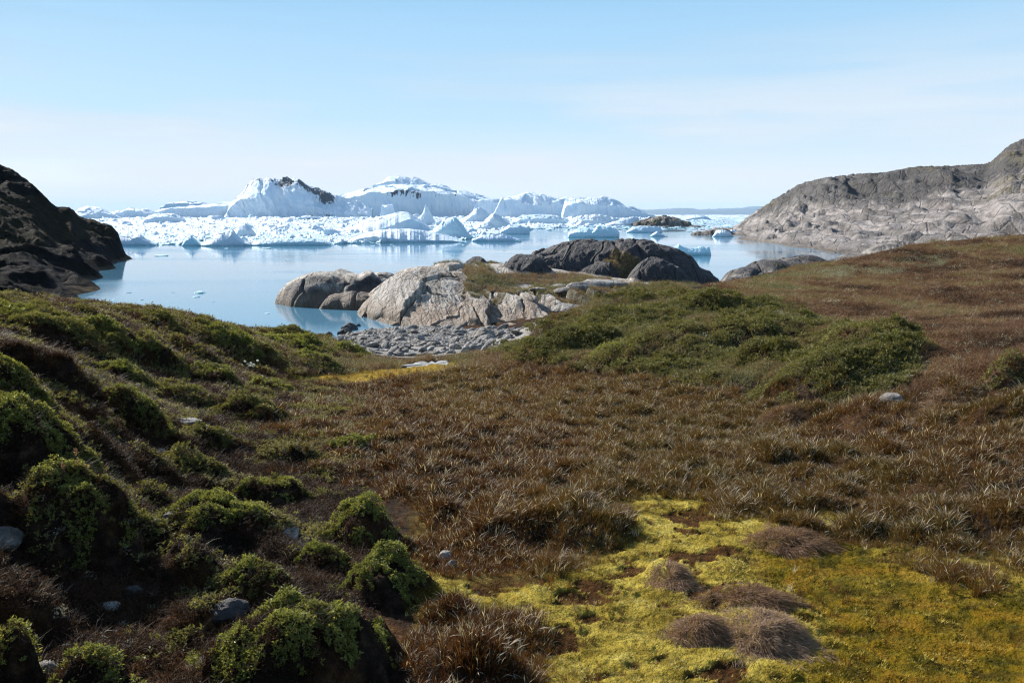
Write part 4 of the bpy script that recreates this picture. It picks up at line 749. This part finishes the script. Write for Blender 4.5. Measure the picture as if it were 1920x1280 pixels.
# ------------------------------------------------------------------ puddle at the orange moss
def puddle():
    c = [(754, 688), (790, 682), (838, 679), (842, 683), (812, 686), (775, 690)]
    cc = []; rr_ = random.Random(8)
    for i in range(len(c)):
        a, b = c[i], c[(i + 1) % len(c)]
        for q in range(7): cc.append((a[0] + (b[0] - a[0]) * q / 7 + rr_.uniform(-3, 3), a[1] + (b[1] - a[1]) * q / 7 + rr_.uniform(-.9, .9)))
    pts = [ghit(*p) for p in cc]; z = float(np.mean([float(gh(np.array([x]), np.array([y]))[0]) for x, y in pts])) + .015
    V = [(x, y, z) for x, y in pts]; 
    me = bpy.data.meshes.new('puddle'); me.from_pydata(V + [(x, y, z - .3) for x, y in pts], [], [list(range(len(V)))] + [[i, i + len(V), (i + 1) % len(V) + len(V), (i + 1) % len(V)] for i in range(len(V))])
    me.materials.append(M['puddle']); o = link(bpy.data.objects.new('puddle', me)); tag(o, kind='structure')
t = NT('shallow_water'); t.prin(t.mix(t.rmp(t.noise(3, 4, .6), .45, .55), (.34, .32, .29), (.16, .11, .05)), .3, t.bump(t.noise(6, 3, .5), .15, .02), .9); M['puddle'] = t.m  # pale tone puts the sky's reflection into the base colour
puddle()

# ------------------------------------------------------------------ leaves
def normals(X, Y, e=.05):
    gx = (gh(X + e, Y) - gh(X - e, Y)) / (2 * e); gy = (gh(X, Y + e) - gh(X, Y - e)) / (2 * e)
    n = np.stack([-gx, -gy, np.ones_like(gx)], -1); return n / np.linalg.norm(n, axis=-1, keepdims=True)
def leaves(C, N, nl, L, Wd, rg, up=.5, spread=1.0, hgt_=0.05, tint=None):
    """nl small folded leaves round each sprig centre C with direction N"""
    n = len(C); C = np.repeat(C, nl, 0); N = np.repeat(N, nl, 0); m = len(C)
    a = rg.uniform(0, 2 * np.pi, m); rnd = rg.normal(size=(m, 3)); T = np.cross(N, rnd); T /= np.linalg.norm(T, axis=1)[:, None] + 1e-9
    el = rg.uniform(.1, 1.0, m)[:, None] * up; d = T * spread + N * el * 1.6; d /= np.linalg.norm(d, axis=1)[:, None]
    w = np.cross(d, N); w /= np.linalg.norm(w, axis=1)[:, None] + 1e-9
    nn = np.cross(w, d); l = (L * rg.uniform(.6, 1.25, m))[:, None]; wd = Wd / L * l
    b = C + N * (rg.uniform(0, 1, m) * hgt_)[:, None] + d * l * .1
    tilt = rg.uniform(-.5, .5, m)[:, None]; w = w + nn * tilt * .6
    V = np.stack([b, b + d * l * .5 + w * wd * .5 + nn * l * .10, b + d * l - nn * l * .08, b + d * l * .5 - w * wd * .5 + nn * l * .10], 1).reshape(-1, 3)
    tt = np.repeat(tint, nl) if tint is not None else np.full(m, .5); tt = np.clip(tt + rg.normal(0, .13, m), 0, 1)
    return V, np.arange(m * 4).reshape(-1, 4), np.repeat(tt, 4)
def twigs(C0, C1, w, rg):
    d = C1 - C0; s = np.cross(d, [0, 0, 1.0]); s /= np.linalg.norm(s, axis=1)[:, None] + 1e-9; s *= w
    V = np.stack([C0 - s, C0 + s, C1 + s * .5, C1 - s * .5], 1).reshape(-1, 3); return V, np.arange(len(V)).reshape(-1, 4)
def shrub(x, y, r, h, label, group, seed, dens=1.0, thick=.08, ell=.8, mat='willow', tint0=.45, off=(-.12, .08)):
    rg = np.random.default_rng(seed); D = y; L = .022 * max(1, (D / 7) ** .75); area = math.pi * r * r * ell * 1.4
    n = int(min(8000, max(120, dens * area / (L * L * .42 * 7) * 3.6)))
    q = np.sqrt(rg.random(n)) ; a = rg.uniform(0, 2 * np.pi, n); q = q * (1.05 + .5 * fbm(np.cos(a) * 1.6 + seed, np.sin(a) * 1.6, 0, 3))
    X = x + off[0] * r + q * r * np.cos(a); Y = y + off[1] * r + q * r * ell * np.sin(a)
    lump_ = .55 + 1.5 * fbm(X / r * 1.7 + seed, Y / r * 1.7, 0, 3); keep = (fbm(X / r * 3 + seed, Y / r * 3, 4, 3) > -.22 + .30 * q) ; X, Y, q, lump_ = X[keep], Y[keep], q[keep], lump_[keep]
    N = normals(X, Y); z = gh(X, Y); th = thick * max(1, (D / 9) ** .5) * (np.clip(1 - q ** 2.5, .1, 1)) * np.clip(lump_, .15, 1.3)
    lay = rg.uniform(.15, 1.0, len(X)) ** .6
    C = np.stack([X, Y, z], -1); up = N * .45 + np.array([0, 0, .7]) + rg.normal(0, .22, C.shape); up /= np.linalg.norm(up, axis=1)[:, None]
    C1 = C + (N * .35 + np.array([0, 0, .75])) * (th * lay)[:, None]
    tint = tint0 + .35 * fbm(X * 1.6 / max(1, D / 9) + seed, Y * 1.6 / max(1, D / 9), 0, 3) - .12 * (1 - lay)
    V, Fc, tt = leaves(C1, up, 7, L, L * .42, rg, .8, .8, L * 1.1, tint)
    c0 = np.array([x, y, float(gh(np.array([x]), np.array([y]))[0]) - .02])
    root = empty('willow_shrub', c0); tag(root, label, 'shrub', group)
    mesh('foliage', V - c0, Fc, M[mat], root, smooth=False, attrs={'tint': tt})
    k = rg.choice(len(C), min(len(C), 160), replace=False); base = C[k] - np.array([0, 0, .03]); 
    V, Fc = twigs(base + rg.normal(0, .03, base.shape) - c0, C1[k] + up[k] * L * .6 - c0, .0022 * max(1, D / 8), rg)
    mesh('twigs', V, Fc, M['twig'], root, smooth=False, attrs={'tint': rg.random(len(V))})
    return root
LAB = {565: 'biggest nearest willow cushion at the bottom edge with glossy leaves', 722: 'willow cushion with a black shaded right side touching the moss carpet', 680: 'round blue-green willow cushion beside the sedge meadow', 140: 'flat-topped willow cushion capping the tall dark hummock at the left, with dry stalks', 435: 'wide willow cushion with the pale boulder at its right foot', 365: 'light green willow tuft on the hummock above the wide cushion',
       505: 'willow cushion hanging over a black hollow at the meadow edge', 180: 'yellow-green willow clump at the bottom of the picture, left of the nearest cushion', 612: 'small willow tuft growing from golden moss', 480: 'sparse willow tuft between brown earth mounds', 15: 'dark willow cushion in the bottom left corner', 262: 'small grey-green willow tuft right of the tall dark hummock',
       20: 'pale-leaved willow cushion high on the left edge', 60: 'bright-tipped willow on the brow of the steep shaded bank', 110: 'broad willow mat on the big dark hummock below the cliff', 215: 'willow mat on the rim of the deep black hollow', 240: 'willow clump in the hollow under the brown ridge', 260: 'light willow clump over a shaded peat face', 350: 'long bright willow mat in the middle of the bank',
       400: 'rounded willow cushion in the gully below the cotton grass', 512: 'small dark willow cushion by the orange moss', 470: 'spreading willow clump at the left end of the sedge meadow', 445: 'upper willow dome above the cotton grass', 560: 'willow dome right of the cotton grass', 330: 'low willow patch near the crest of the left shore', 425: 'willow tuft on the skyline of the left shore', 482: 'tiny willow tuft dropping to the water on the left shore skyline', 555: 'willow patch behind the beach corner',
       655: 'dark small willow at the near edge of the stone beach', 600: 'low willow patch in the pale grass before the beach', 395: 'willow tuft beside the bare grey peat patch', 670: 'thin green willow patch inside the sedge meadow'}
k = 0
for (x, y, r, h, steep, sh, px, py) in _hum:
    k += 1
    if not sh: continue
    lb = LAB.get(px)
    if px == 20: lb = LAB[20] if py > 700 else 'willow mat along the left edge on the skyline hummock'
    near = y < 9
    shrub(x, y, r * (.84 if px == 140 else 1.08 if near else 1.15), h, lb, 'willow cushions on the left bank', 50 + k, dens=2.1 if near else 1.7, thick=.08 if near else .13, mat='willow' if near or k % 3 else 'willowfar', tint0=.52 if near else .46)
LAB2 = {1550: 'tall dark willow mound at the right end of the willow slope', 1250: 'willow mound in the centre of the willow slope', 1080: 'pale-tipped willow mound above the meadow grass', 1400: 'willow mound above the shaded willow hollow', 1180: 'willow mound near the outcrop slabs', 1320: 'dark willow mound on the crest of the willow slope',
        1000: 'low willow clump by the right end of the beach', 1700: 'willow clump at the edge of the red heath', 1890: 'small dark willow at the right edge of the red heath', 1450: 'willow mound under the brown earth seam', 1150: 'light green willow mound left of the slope centre', 1600: 'upper willow mound between heath and slope'}
for (x, y, r, h, steep, sh, px, py) in _hum[len(HUM) + 10:]:
    if px not in LAB2: continue
    k += 1; shrub(x, y, r * 1.1, h, LAB2[px], 'willow mounds on the right slope', 150 + k, dens=.8, thick=.14, mat='willowfar' if px not in (1150, 1700) else 'willow', tint0=.36 if px in (1550, 1320, 1890) else .5, off=(0, .05))

# ------------------------------------------------------------------ instanced ground cover (countless blades and sprigs)
def blades(n, h, spread, w, rg, lean=.35, curl=.5, seg=4, tipw=False):
    a = rg.uniform(0, 2 * np.pi, n); r0 = spread * np.sqrt(rg.random(n)); base = np.stack([r0 * np.cos(a), r0 * np.sin(a), 0 * a - .01], -1)
    az = a + rg.normal(0, .9, n); H = h * rg.uniform(.5, 1.15, n); ln = lean * rg.uniform(.2, 1.3, n); cu = curl * rg.uniform(.2, 1.5, n)
    t = np.linspace(0, 1, seg + 1); dirv = np.stack([np.cos(az), np.sin(az), 0 * az], -1); side = np.stack([-np.sin(az), np.cos(az), 0 * az], -1); tw = rg.uniform(-1, 1, n)
    V = []
    for i, tt in enumerate(t):
        c = base + dirv * (H * (ln * tt + cu * tt ** 2.5))[:, None] + np.array([0, 0, 1.0]) * (H * (tt - .35 * cu * tt ** 3))[:, None]
        ww = w * (1.0 if tt < .5 else (1.02 - tt) * 2) * .5
        if tipw: ww = w * .5 * (.16 if tt < .6 else (1.0 if tt < .95 else .1))
        s2 = side * np.cos(tw * tt)[:, None] + dirv * np.sin(tw * tt)[:, None]
        V += [c - s2 * ww, c + s2 * ww]
    V = np.stack(V, 1); m = 2 * (seg + 1); Fc = np.concatenate([np.arange(n)[:, None] * m + np.array([2 * i, 2 * i + 1, 2 * i + 3, 2 * i + 2]) for i in range(seg)])
    return V.reshape(-1, 3), Fc
def proto(name, V, Fc, mat, attrs=None):
    o = mesh(name, V, Fc, mat, smooth=False, attrs=attrs); sc.collection.objects.unlink(o); return o
def scatter(name, X, Y, Zp, scl, tint, protos, label=None, tiltN=None, lean=(.0, .0), seed=1, parent=None):
    rg = np.random.default_rng(seed); n = len(X)
    col = bpy.data.collections.new(name + '_forms')
    for p in protos: col.objects.link(p)
    me = bpy.data.meshes.new(name); me.vertices.add(n); me.vertices.foreach_set('co', np.stack([X, Y, Zp], -1).astype(np.float32).ravel())
    rot = np.stack([rg.normal(lean[0], .15, n), rg.normal(lean[1], .15, n), rg.uniform(0, 2 * np.pi, n)], -1)
    for an, ty, v in (('rot', 'FLOAT_VECTOR', rot), ('scl', 'FLOAT', scl), ('tint', 'FLOAT', tint)):
        at = me.attributes.new(an, ty, 'POINT'); at.data.foreach_set('vector' if ty == 'FLOAT_VECTOR' else 'value', np.asarray(v, dtype=np.float32).ravel())
    at = me.attributes.new('idx', 'INT', 'POINT'); at.data.foreach_set('value', rg.integers(0, len(protos), n).astype(np.int32))
    o = bpy.data.objects.new(name, me); link(o, parent)
    ng = bpy.data.node_groups.new(name, 'GeometryNodeTree'); ng.interface.new_socket('Geometry', in_out='INPUT', socket_type='NodeSocketGeometry'); ng.interface.new_socket('Geometry', in_out='OUTPUT', socket_type='NodeSocketGeometry')
    N, Lk = ng.nodes, ng.links; gi, go = N.new('NodeGroupInput'), N.new('NodeGroupOutput'); ip = N.new('GeometryNodeInstanceOnPoints'); ci = N.new('GeometryNodeCollectionInfo')
    ci.inputs['Collection'].default_value = col; ci.inputs['Separate Children'].default_value = True; ci.inputs['Reset Children'].default_value = True; ci.transform_space = 'ORIGINAL'
    def na(nm, dt):
        q = N.new('GeometryNodeInputNamedAttribute'); q.data_type = dt; q.inputs['Name'].default_value = nm; return q.outputs['Attribute']
    Lk.new(gi.outputs[0], ip.inputs['Points']); Lk.new(ci.outputs[0], ip.inputs['Instance']); ip.inputs['Pick Instance'].default_value = True
    Lk.new(na('idx', 'INT'), ip.inputs['Instance Index']); Lk.new(na('rot', 'FLOAT_VECTOR'), ip.inputs['Rotation']); Lk.new(na('scl', 'FLOAT'), ip.inputs['Scale'])
    Lk.new(ip.outputs[0], go.inputs[0]); md = o.modifiers.new('cover', 'NODES'); md.node_group = ng
    return tag(o, kind='stuff')
def spread_pts(n, d0, d1, rho, mask, seed, umax=1.15):
    n = int(n * umax / .72)
    """random ground points, density falling with distance, kept where mask is high"""
    rg = np.random.default_rng(seed); d0 = min(d0, 2.2) if d0 < 4 else d0; lv = np.linspace(math.log(d0), math.log(d1), 400); D = np.exp(lv); pdf = rho(D) * D * D; cdf = np.cumsum(pdf); cdf /= cdf[-1]
    Y = np.exp(np.interp(rg.random(n), cdf, lv)); u = rg.uniform(-umax, umax, n); X = u * Y
    k = samp(mask, X, Y) > rg.random(n); return X[k], Y[k], rg
rgp = np.random.default_rng(11)
SED = [proto('sedge_tuft', *blades(20, .13, .035, .0034, rgp, .25, .28, 4), M['sedge']) for i in range(6)]
fallD = lambda D: np.where(D < 7, 1, (7 / D) ** 1.15)
nonsedge = S['sedge'] * (1 - .0 * S['moss'])
# smooth the boundary with the moss: clumpy edge, few blades beyond it
X, Y, rg = spread_pts(560000, 3.2, 34, fallD, nonsedge, 21)
tu_ = samp(S['tuss'], X, Y); dens = (.30 + .7 * ss(-.35, .15, fbm(X * 1.1, Y * 1.1, 3, 3))) * (.35 + 1.1 * tu_ ** .6); kk = rg.random(len(X)) < dens; X, Y, tu_ = X[kk], Y[kk], tu_[kk]
reg = fbm(X * .25, Y * .12, 3, 3); tone = .17 + .22 * fbm(X * 1.1, Y * .9, 5, 4) + .36 * ss(-.05, .35, reg + .5 * ss(-.12, .22, X / Y) - .05) 
tone = tone + rg.normal(0, .07, len(X)); straw = rg.random(len(X)) < .03; tone = np.where(straw, rg.uniform(.88, 1, len(X)), np.clip(tone, 0, .83))
sw = samp(hm, X, Y)
scl = (.55 + .6 * tu_ + .35 * fbm(X * .7, Y * .7, 9, 3) + 1.0 * np.clip(sw, 0, .25)) * rg.uniform(.7, 1.25, len(X)) * np.where(Y > 7, (Y / 7) ** .28, 1)
scatter('sedge_grass', X, Y, gh(X, Y), scl, tone, SED, seed=2)
SD = [proto('seed_stalk', *blades(4, .145, .05, .0058, rgp, .3, .45, 4, True), M['sedge']) for i in range(4)]
ks = rg.random(len(X)) < .42
scatter('seed_heads', X[ks], Y[ks], gh(X[ks], Y[ks]), scl[ks] * rg.uniform(.8, 1.2, ks.sum()), np.clip(rg.normal(.93, .06, ks.sum()), 0, 1), SD, seed=12)
print('sedge', len(X))

# heath sprigs and fine grass: right slope, outcrop-side grass, peat between hummocks
def sprig(n, h, spread, rg):
    V1, F1 = blades(n, h, spread, .006, rg, .5, .4, 2); V1 = V1 + 0
    k = n * 3; b = rg.normal(0, spread, (k, 3)) * np.array([1, 1, 0]) + np.array([0, 0, 1]) * rg.uniform(.2, .9, (k, 1)) * h; Vl, Fl, tt = leaves(b, np.tile([0, 0, 1.0], (k, 1)), 2, h * .28, h * .12, rg, .8, 1, .01)
    return np.r_[V1, Vl], np.r_[F1, Fl + len(V1)]
HE = [proto('heath_sprig', *sprig(7, .07, .03, rgp), M['heath']) for i in range(5)]
HG = [proto('fine_grass', *blades(12, .12, .04, .0035, rgp, .3, .5, 3), M['heath']) for i in range(4)]
hmask = np.clip(S['heath'] * 1.0 * (1 - .75 * S['lichen']) + .75 * S['willow'], 0, 1) * (.45 + .55 * ss(-.3, .1, fbm(GX * .9, GY * .9, 41, 4))) * (1 - S['beach'])
X, Y, rg = spread_pts(330000, 12, 75, lambda D: np.where(D < 12, 1, (12 / D) ** 1.0), hmask, 31)
t0 = .29 + .85 * fbm(X * .3, Y * .3, 3, 5) + .25 * ss(.05, .3, fbm(X * .12, Y * .08, 8, 2)) - .10 * ss(.3, .5, X / Y); t0 += .35 * samp(S['willow'], X, Y) + .3 * ss(.02, -.15, X / Y); t0 += rg.normal(0, .08, len(X)); t0 = np.where(rg.random(len(X)) < .03, 1, np.clip(t0, 0, .82))
scatter('heath', X, Y, gh(X, Y), rg.uniform(.8, 1.6, len(X)) * (Y / 14) ** .55 * (1 + .5 * ss(.0, .3, fbm(X * .5, Y * .5, 12, 3))), t0, HE + HG, seed=3)
lm = np.clip(S['left'] * (1 - .0 * hm), 0, 1) * (1 - S['beach']) * (1 - .8 * S['sedge']) * (1 - S['moss'])
X, Y, rg = spread_pts(430000, 3.0, 44, lambda D: np.where(D < 7, 1, (7 / D) ** 1.1), lm, 41)
kk = fbm(X * 1.8, Y * 1.8, 6, 4) > -.22 * (rg.random(len(X)) + .4) ; X, Y = X[kk], Y[kk]
t0 = .14 + .28 * fbm(X * 1.2, Y * 1.2, 3, 3) + .3 * ss(12, 26, Y) + rg.normal(0, .08, len(X)); t0 = np.where(rg.random(len(X)) < .015, 1, np.clip(t0, 0, .82))
LT = [proto('litter_sprig', *sprig(7, .07, .03, rgp), M['litter']) for i in range(4)] + [proto('dry_wisp', *blades(12, .12, .04, .0035, rgp, .4, .6, 3), M['litter']) for i in range(3)]
scatter('undergrowth', X, Y, gh(X, Y), rg.uniform(.35, .95, len(X)) * np.where(Y > 7, (Y / 7) ** .6, 1), t0, LT, seed=4)
# lichen and crowberry mats on the slope
LI = [proto('lichen_mat', *sprig(5, .09, .09, rgp), M['heath']) for i in range(3)]
X, Y, rg = spread_pts(150000, 30, 70, lambda D: D ** -.8, S['lichen'], 51)
scatter('lichen_cover', X, Y, gh(X, Y), rg.uniform(1, 2.2, len(X)), np.clip(.92 + rg.normal(0, .05, len(X)), 0, 1), LI, seed=5)

# willow scrub between the named mounds: one leafy mass
def wsprig(rg, L=.05):
    C = rg.normal(0, .05, (12, 3)); C[:, 2] = rg.uniform(0, .12, 12); V, Fc, tt = leaves(C, np.tile([0, 0, 1.0], (12, 1)), 7, L, L * .45, rg, .8, .8, .05); return V, Fc
MW = mat_leaf('scrub_leaf', [(.05, .052, .014), (.11, .108, .028), (.18, .165, .048), (.25, .22, .09)], .4, .55, .35, True, .25)
WS = [proto('willow_sprig', *wsprig(rgp), MW) for i in range(5)]
wm = np.clip(S['willow'], 0, 1) * ss(-.2, .05, fbm(GX * .45, GY * .4, 14, 5))
X, Y, rg = spread_pts(95000, 14, 48, lambda D: (14 / D) ** .9, wm, 61)
t0 = .5 + .45 * fbm(X * .4, Y * .4, 3, 3) + rg.normal(0, .1, len(X))
lum = ss(-.1, .35, fbm(X * .55, Y * .55, 22, 3)); scatter('willow_scrub', X, Y, gh(X, Y) + lum * .28 - .05, rg.uniform(.6, 1.1, len(X)) * (Y / 20) ** .3, np.clip(t0, 0, 1), WS, seed=6)
# tufts of leaves scattered through the left bank between the cushions
wl_ = S['left'] * ss(-.02, .16, fbm(GX * 1.3, GY * 1.3, 24, 4) + .10 * ss(10, 24, GY) - .03) * (1 - S['beach']) * (1 - S['moss'])
WN = [proto('willow_twig', *(lambda v: (v[0], v[1]))(leaves(np.c_[rgp.normal(0, .03, (5, 2)), rgp.uniform(0, .04, 5)], np.tile([0, 0, 1.0], (5, 1)), 7, .026, .011, rgp, .8, .8, .03)), MW) for i in range(5)]
X, Y, rg = spread_pts(120000, 3.2, 42, lambda D: np.where(D < 8, 1, (8 / D) ** 1.1), wl_, 71)
scatter('creeping_willow', X, Y, gh(X, Y) + .01, rg.uniform(.7, 1.2, len(X)) * np.where(Y > 8, (Y / 8) ** .65, 1), np.clip(.68 + .6 * fbm(X * 1.2, Y * 1.2, 4, 3) + rg.normal(0, .1, len(X)), 0, 1), WN, seed=7)

# moss nap and stray blades on the carpet
t = NT('moss_tip'); a_ = t.attr('tint', True)
t.prin(t.ramp(a_, [(0, (.045, .032, .003)), (.15, (.075, .062, .004)), (.35, (.15, .115, .008)), (.6, (.28, .21, .036)), (1, (.43, .355, .12))]), .8, None, .1); M['mosstip'] = t.m
MT = [proto('moss_tuft', *blades(9, .022, .018, .004, rgp, .6, .6, 1), M['mosstip']) for i in range(3)]
mm = S['moss'] * (1 - .85 * S['pit']) * (1 - .6 * S['sedge'])
X, Y, rg = spread_pts(260000, 3.2, 26, lambda D: np.where(D < 6, 1, (6 / D) ** 1.2), mm, 81)
wv_ = samp(S['wet'], X, Y); orr = samp(S['orange'], X, Y)
scatter('moss', X, Y, gh(X, Y), rg.uniform(.6, 1.3, len(X)), np.clip(.72 + .4 * fbm(X * 2.5, Y * 2.5, 3, 4) + .6 * wv_ * fbm(X * 1.1, Y * 1.3, 8, 4) - .30 * wv_ - .38 * orr + rg.normal(0, .08, len(X)), 0, 1), MT, seed=8)
sm = S['moss'] * ss(.02, .3, fbm(GX * 1.1, GY * 1.1, 33, 3))
X, Y, rg = spread_pts(7000, 3.4, 12, lambda D: D ** 0, sm, 82)
scatter('stray_grass', X, Y, gh(X, Y), rg.uniform(.35, .7, len(X)), np.clip(rg.normal(.35, .25, len(X)), 0, 1), SED, seed=9)
PB = [proto('pebble', *lump(900 + i, (1, .7, .45), 10, .3, .06, ico(2)), M['stone']) for i in range(4)]
X, Y, rg = spread_pts(130000, 34, 46, lambda D: D ** 0, S['beach'], 91, .25)
scatter('pebbles', X[:9000], Y[:9000], gh(X[:9000], Y[:9000]) + .01, .04 + .10 * rg.random(len(X[:9000])) ** 2, X[:9000] * 0, PB, seed=11)
# turf on the outcrop
n = 26000; rg = np.random.default_rng(5); X = rg.uniform(-8, 15, n); Y = rg.uniform(43, 60, n); zz, gg = och(X, Y); kk = gg > .5; X, Y, zz = X[kk], Y[kk], zz[kk]
tt = .55 + .5 * fbm(X * .4, Y * .4, 3, 3)
o = scatter('turf', X - .5, Y - 52, zz, rg.uniform(1.2, 2.6, len(X)), np.clip(tt + rg.normal(0, .07, len(X)), .1, .82), HG, seed=10, parent=root_outcrop)

# ------------------------------------------------------------------ single tussocks in the moss
def tussock(px, py, w, h, label, seed, tint0=.5, n=2600, blade=.16, ell=.7):
    x, y = ghit(px, py); h *= .75; rg = np.random.default_rng(seed); n = int(n * 1.9); r = w / 2 * y / FPX; a = rg.uniform(0, 2 * np.pi, n); q = np.sqrt(rg.random(n)) * (1 + .95 * fbm(np.cos(a) * 1.8 + seed, np.sin(a) * 1.8, 0, 3)) * (1 + .12 * np.abs(rg.normal(size=n)))
    bx = x + q * r * np.cos(a); by = y + q * r * ell * np.sin(a); dome = h * np.clip(1 - q ** 1.8, 0, 1) * (.65 + 2.2 * fbm(bx * 8, by * 8, seed, 3))
    z = gh(bx, by) - .01; base = np.stack([bx, by, z + dome * .55], -1)
    out = np.stack([np.cos(a) * q, np.sin(a) * q, .9 - .5 * q], -1) + rg.normal(0, .5, (n, 3)) + np.array([.15, -.05, 0]); out /= np.linalg.norm(out, axis=1)[:, None]
    L = blade * .42 * (rg.uniform(.4, 1.2, n) + .5 * (rg.random(n) < .08)); side = np.cross(out, rg.normal(size=(n, 3))); side /= np.linalg.norm(side, axis=1)[:, None]; V = []
    for t_, wf in ((0, 1), (.4, 1), (.75, .7), (1, .1)):
        c = base + out * (L * t_)[:, None] + (np.array([.2, -.1, -.6]) + out * np.array([.5, .5, 0])) * (L * t_ ** 2 * .8)[:, None]; V += [c - side * .0011 * wf, c + side * .0011 * wf]
    V = np.stack(V, 1); Fc = np.concatenate([np.arange(n)[:, None] * 8 + np.array([2 * i, 2 * i + 1, 2 * i + 3, 2 * i + 2]) for i in range(3)])
    c0 = np.array([x, y, float(gh(np.array([x]), np.array([y]))[0])])
    tint = np.repeat(np.clip(tint0 + rg.normal(0, .25, n), 0, 1), 8)
    o = mesh('grass_tussock', V.reshape(-1, 3) - c0, Fc, M['tussock'], smooth=False, attrs={'tint': tint}, loc=tuple(c0)); return tag(o, label, 'grass tussock')
tussock(1262, 1090, 95, .13, 'upright pinkish-brown dry tussock on the left rim of the moss, highest of its row', 1, .5, 3800)
tussock(1400, 1120, 210, .06, 'long flat brown tussock stretched across the moss behind the big fluffy one', 3, .25, 4200, ell=.35)
tussock(1440, 1190, 185, .12, 'big fluffy greyish-pink tussock in the middle of the moss carpet', 4, .62, 6500)
tussock(1300, 1180, 110, .09, 'straw-brown tussock with thin stalks left of the big fluffy one', 5, .4, 3200)
tussock(1480, 1010, 150, .10, 'wiry dark tussock bulging from the sedge edge into the moss', 7, .3, 4200, blade=.22)
tussock(1790, 920, 200, .16, 'dark green sedge mound with a black base near the right edge', 10, .05, 3500, blade=.3)
tussock(1780, 760, 120, .18, 'bleached hanging tussock on the right slope beside the willow', 11, .55, 2200, blade=.4)
tussock(1465, 775, 70, .14, 'reddish-brown rounded tussock on the sedge slope', 12, .2, 1600, blade=.3)
tussock(1620, 790, 160, .14, 'wide shaggy brown tussock below the half-buried boulder', 13, .2, 3800, blade=.35)
tussock(530, 695, 60, .22, 'rusty brown domed tussock between cotton grass and orange moss', 14, .1, 1800, blade=.4)

# cotton grass: white heads on thin stems
def cotton():
    x, y = ghit(468, 697); z = float(gh(np.array([x]), np.array([y]))[0]); rt = empty('cotton_grass', (x, y, z)); tag(rt, 'little group of white cotton grass heads on thin stems by the orange moss', 'cotton grass')
    rg = np.random.default_rng(3)
    for dx, dz in [(-12, 4), (-6, 10), (-2, 3), (3, 8), (9, 12), (14, 30), (-4, 36), (7, 2), (-14, 12), (1, 16)]:
        s = y / FPX; p = np.array([dx * s, rg.uniform(-.2, .2), max(.05, (14 + dz * .5) * s * .7)])
        V, Fc = lump(int(rg.integers(1000)), (.035, .03, .032), 12, .8, .25); h_ = mesh('seed_head', V + p, Fc, M['white'], rt, attrs={'tint': np.full(len(V), .5)})
        Vt, Ft = twigs(np.array([[p[0] * .8, p[1], -.02]]), p[None], .003, rg); mesh('stem', Vt, Ft, M['twig'], rt, attrs={'tint': np.zeros(len(Vt))})
cotton()
# dry flower stalks standing on the tall hummock
for px, py, hh, lb in [(118, 890, .16, 'short dry seed stalk, leftmost of three on the tall hummock'), (145, 885, .21, 'tallest pale dry seed stalk on the tall hummock'), (162, 888, .13, 'thin dry seed stalk just right of the tallest one')]:
    x, y = ghit(px, py + 15); z = float(gh(np.array([x]), np.array([y]))[0]) - .02; rg = np.random.default_rng(px); rt = empty('dry_stalk', (x, y, z)); tag(rt, lb, 'seed stalk')
    V, Fc = twigs(np.array([[0, 0, 0.0]]), np.array([[.01, 0, hh]]), .0022, rg); mesh('stem', V, Fc, M['twig'], rt, attrs={'tint': np.ones(len(V))})
    C = np.c_[rg.normal(.006, .006, (26, 2)), rg.uniform(.35, 1, 26) * hh]; V, Fc, tt = leaves(C, np.tile([0, 0, 1.0], (26, 1)), 4, .014, .006, rg, .9, .7, .01); mesh('seed_capsules', V, Fc, M['tussock'], rt, smooth=False, attrs={'tint': tt})

# ------------------------------------------------------------------ the air: far things fade into pale blue
def haze():
    x, y0, y1, z0, z1 = 48000, -60, 16000, -9, 190
    V = [(a, b, c) for a in (-x, x) for b in (y0, y1) for c in (z0, z1)]
    Fh = [(0, 1, 3, 2), (4, 6, 7, 5), (0, 4, 5, 1), (2, 3, 7, 6), (0, 2, 6, 4), (1, 5, 7, 3)]
    me = bpy.data.meshes.new('haze'); me.from_pydata(V, [], Fh); o = link(bpy.data.objects.new('haze', me))
    m = bpy.data.materials.new('haze_air'); m.use_nodes = True; n = m.node_tree.nodes
    for q in list(n): n.remove(q)
    out = n.new('ShaderNodeOutputMaterial'); pv = n.new('ShaderNodeVolumePrincipled'); pv.inputs['Density'].default_value = HAZE; pv.inputs['Color'].default_value = (.50, .74, 1, 1); pv.inputs['Anisotropy'].default_value = 0.0
    m.node_tree.links.new(pv.outputs[0], out.inputs['Volume']); me.materials.append(m); tag(o, kind='stuff')
HAZE = 0.00006
haze()
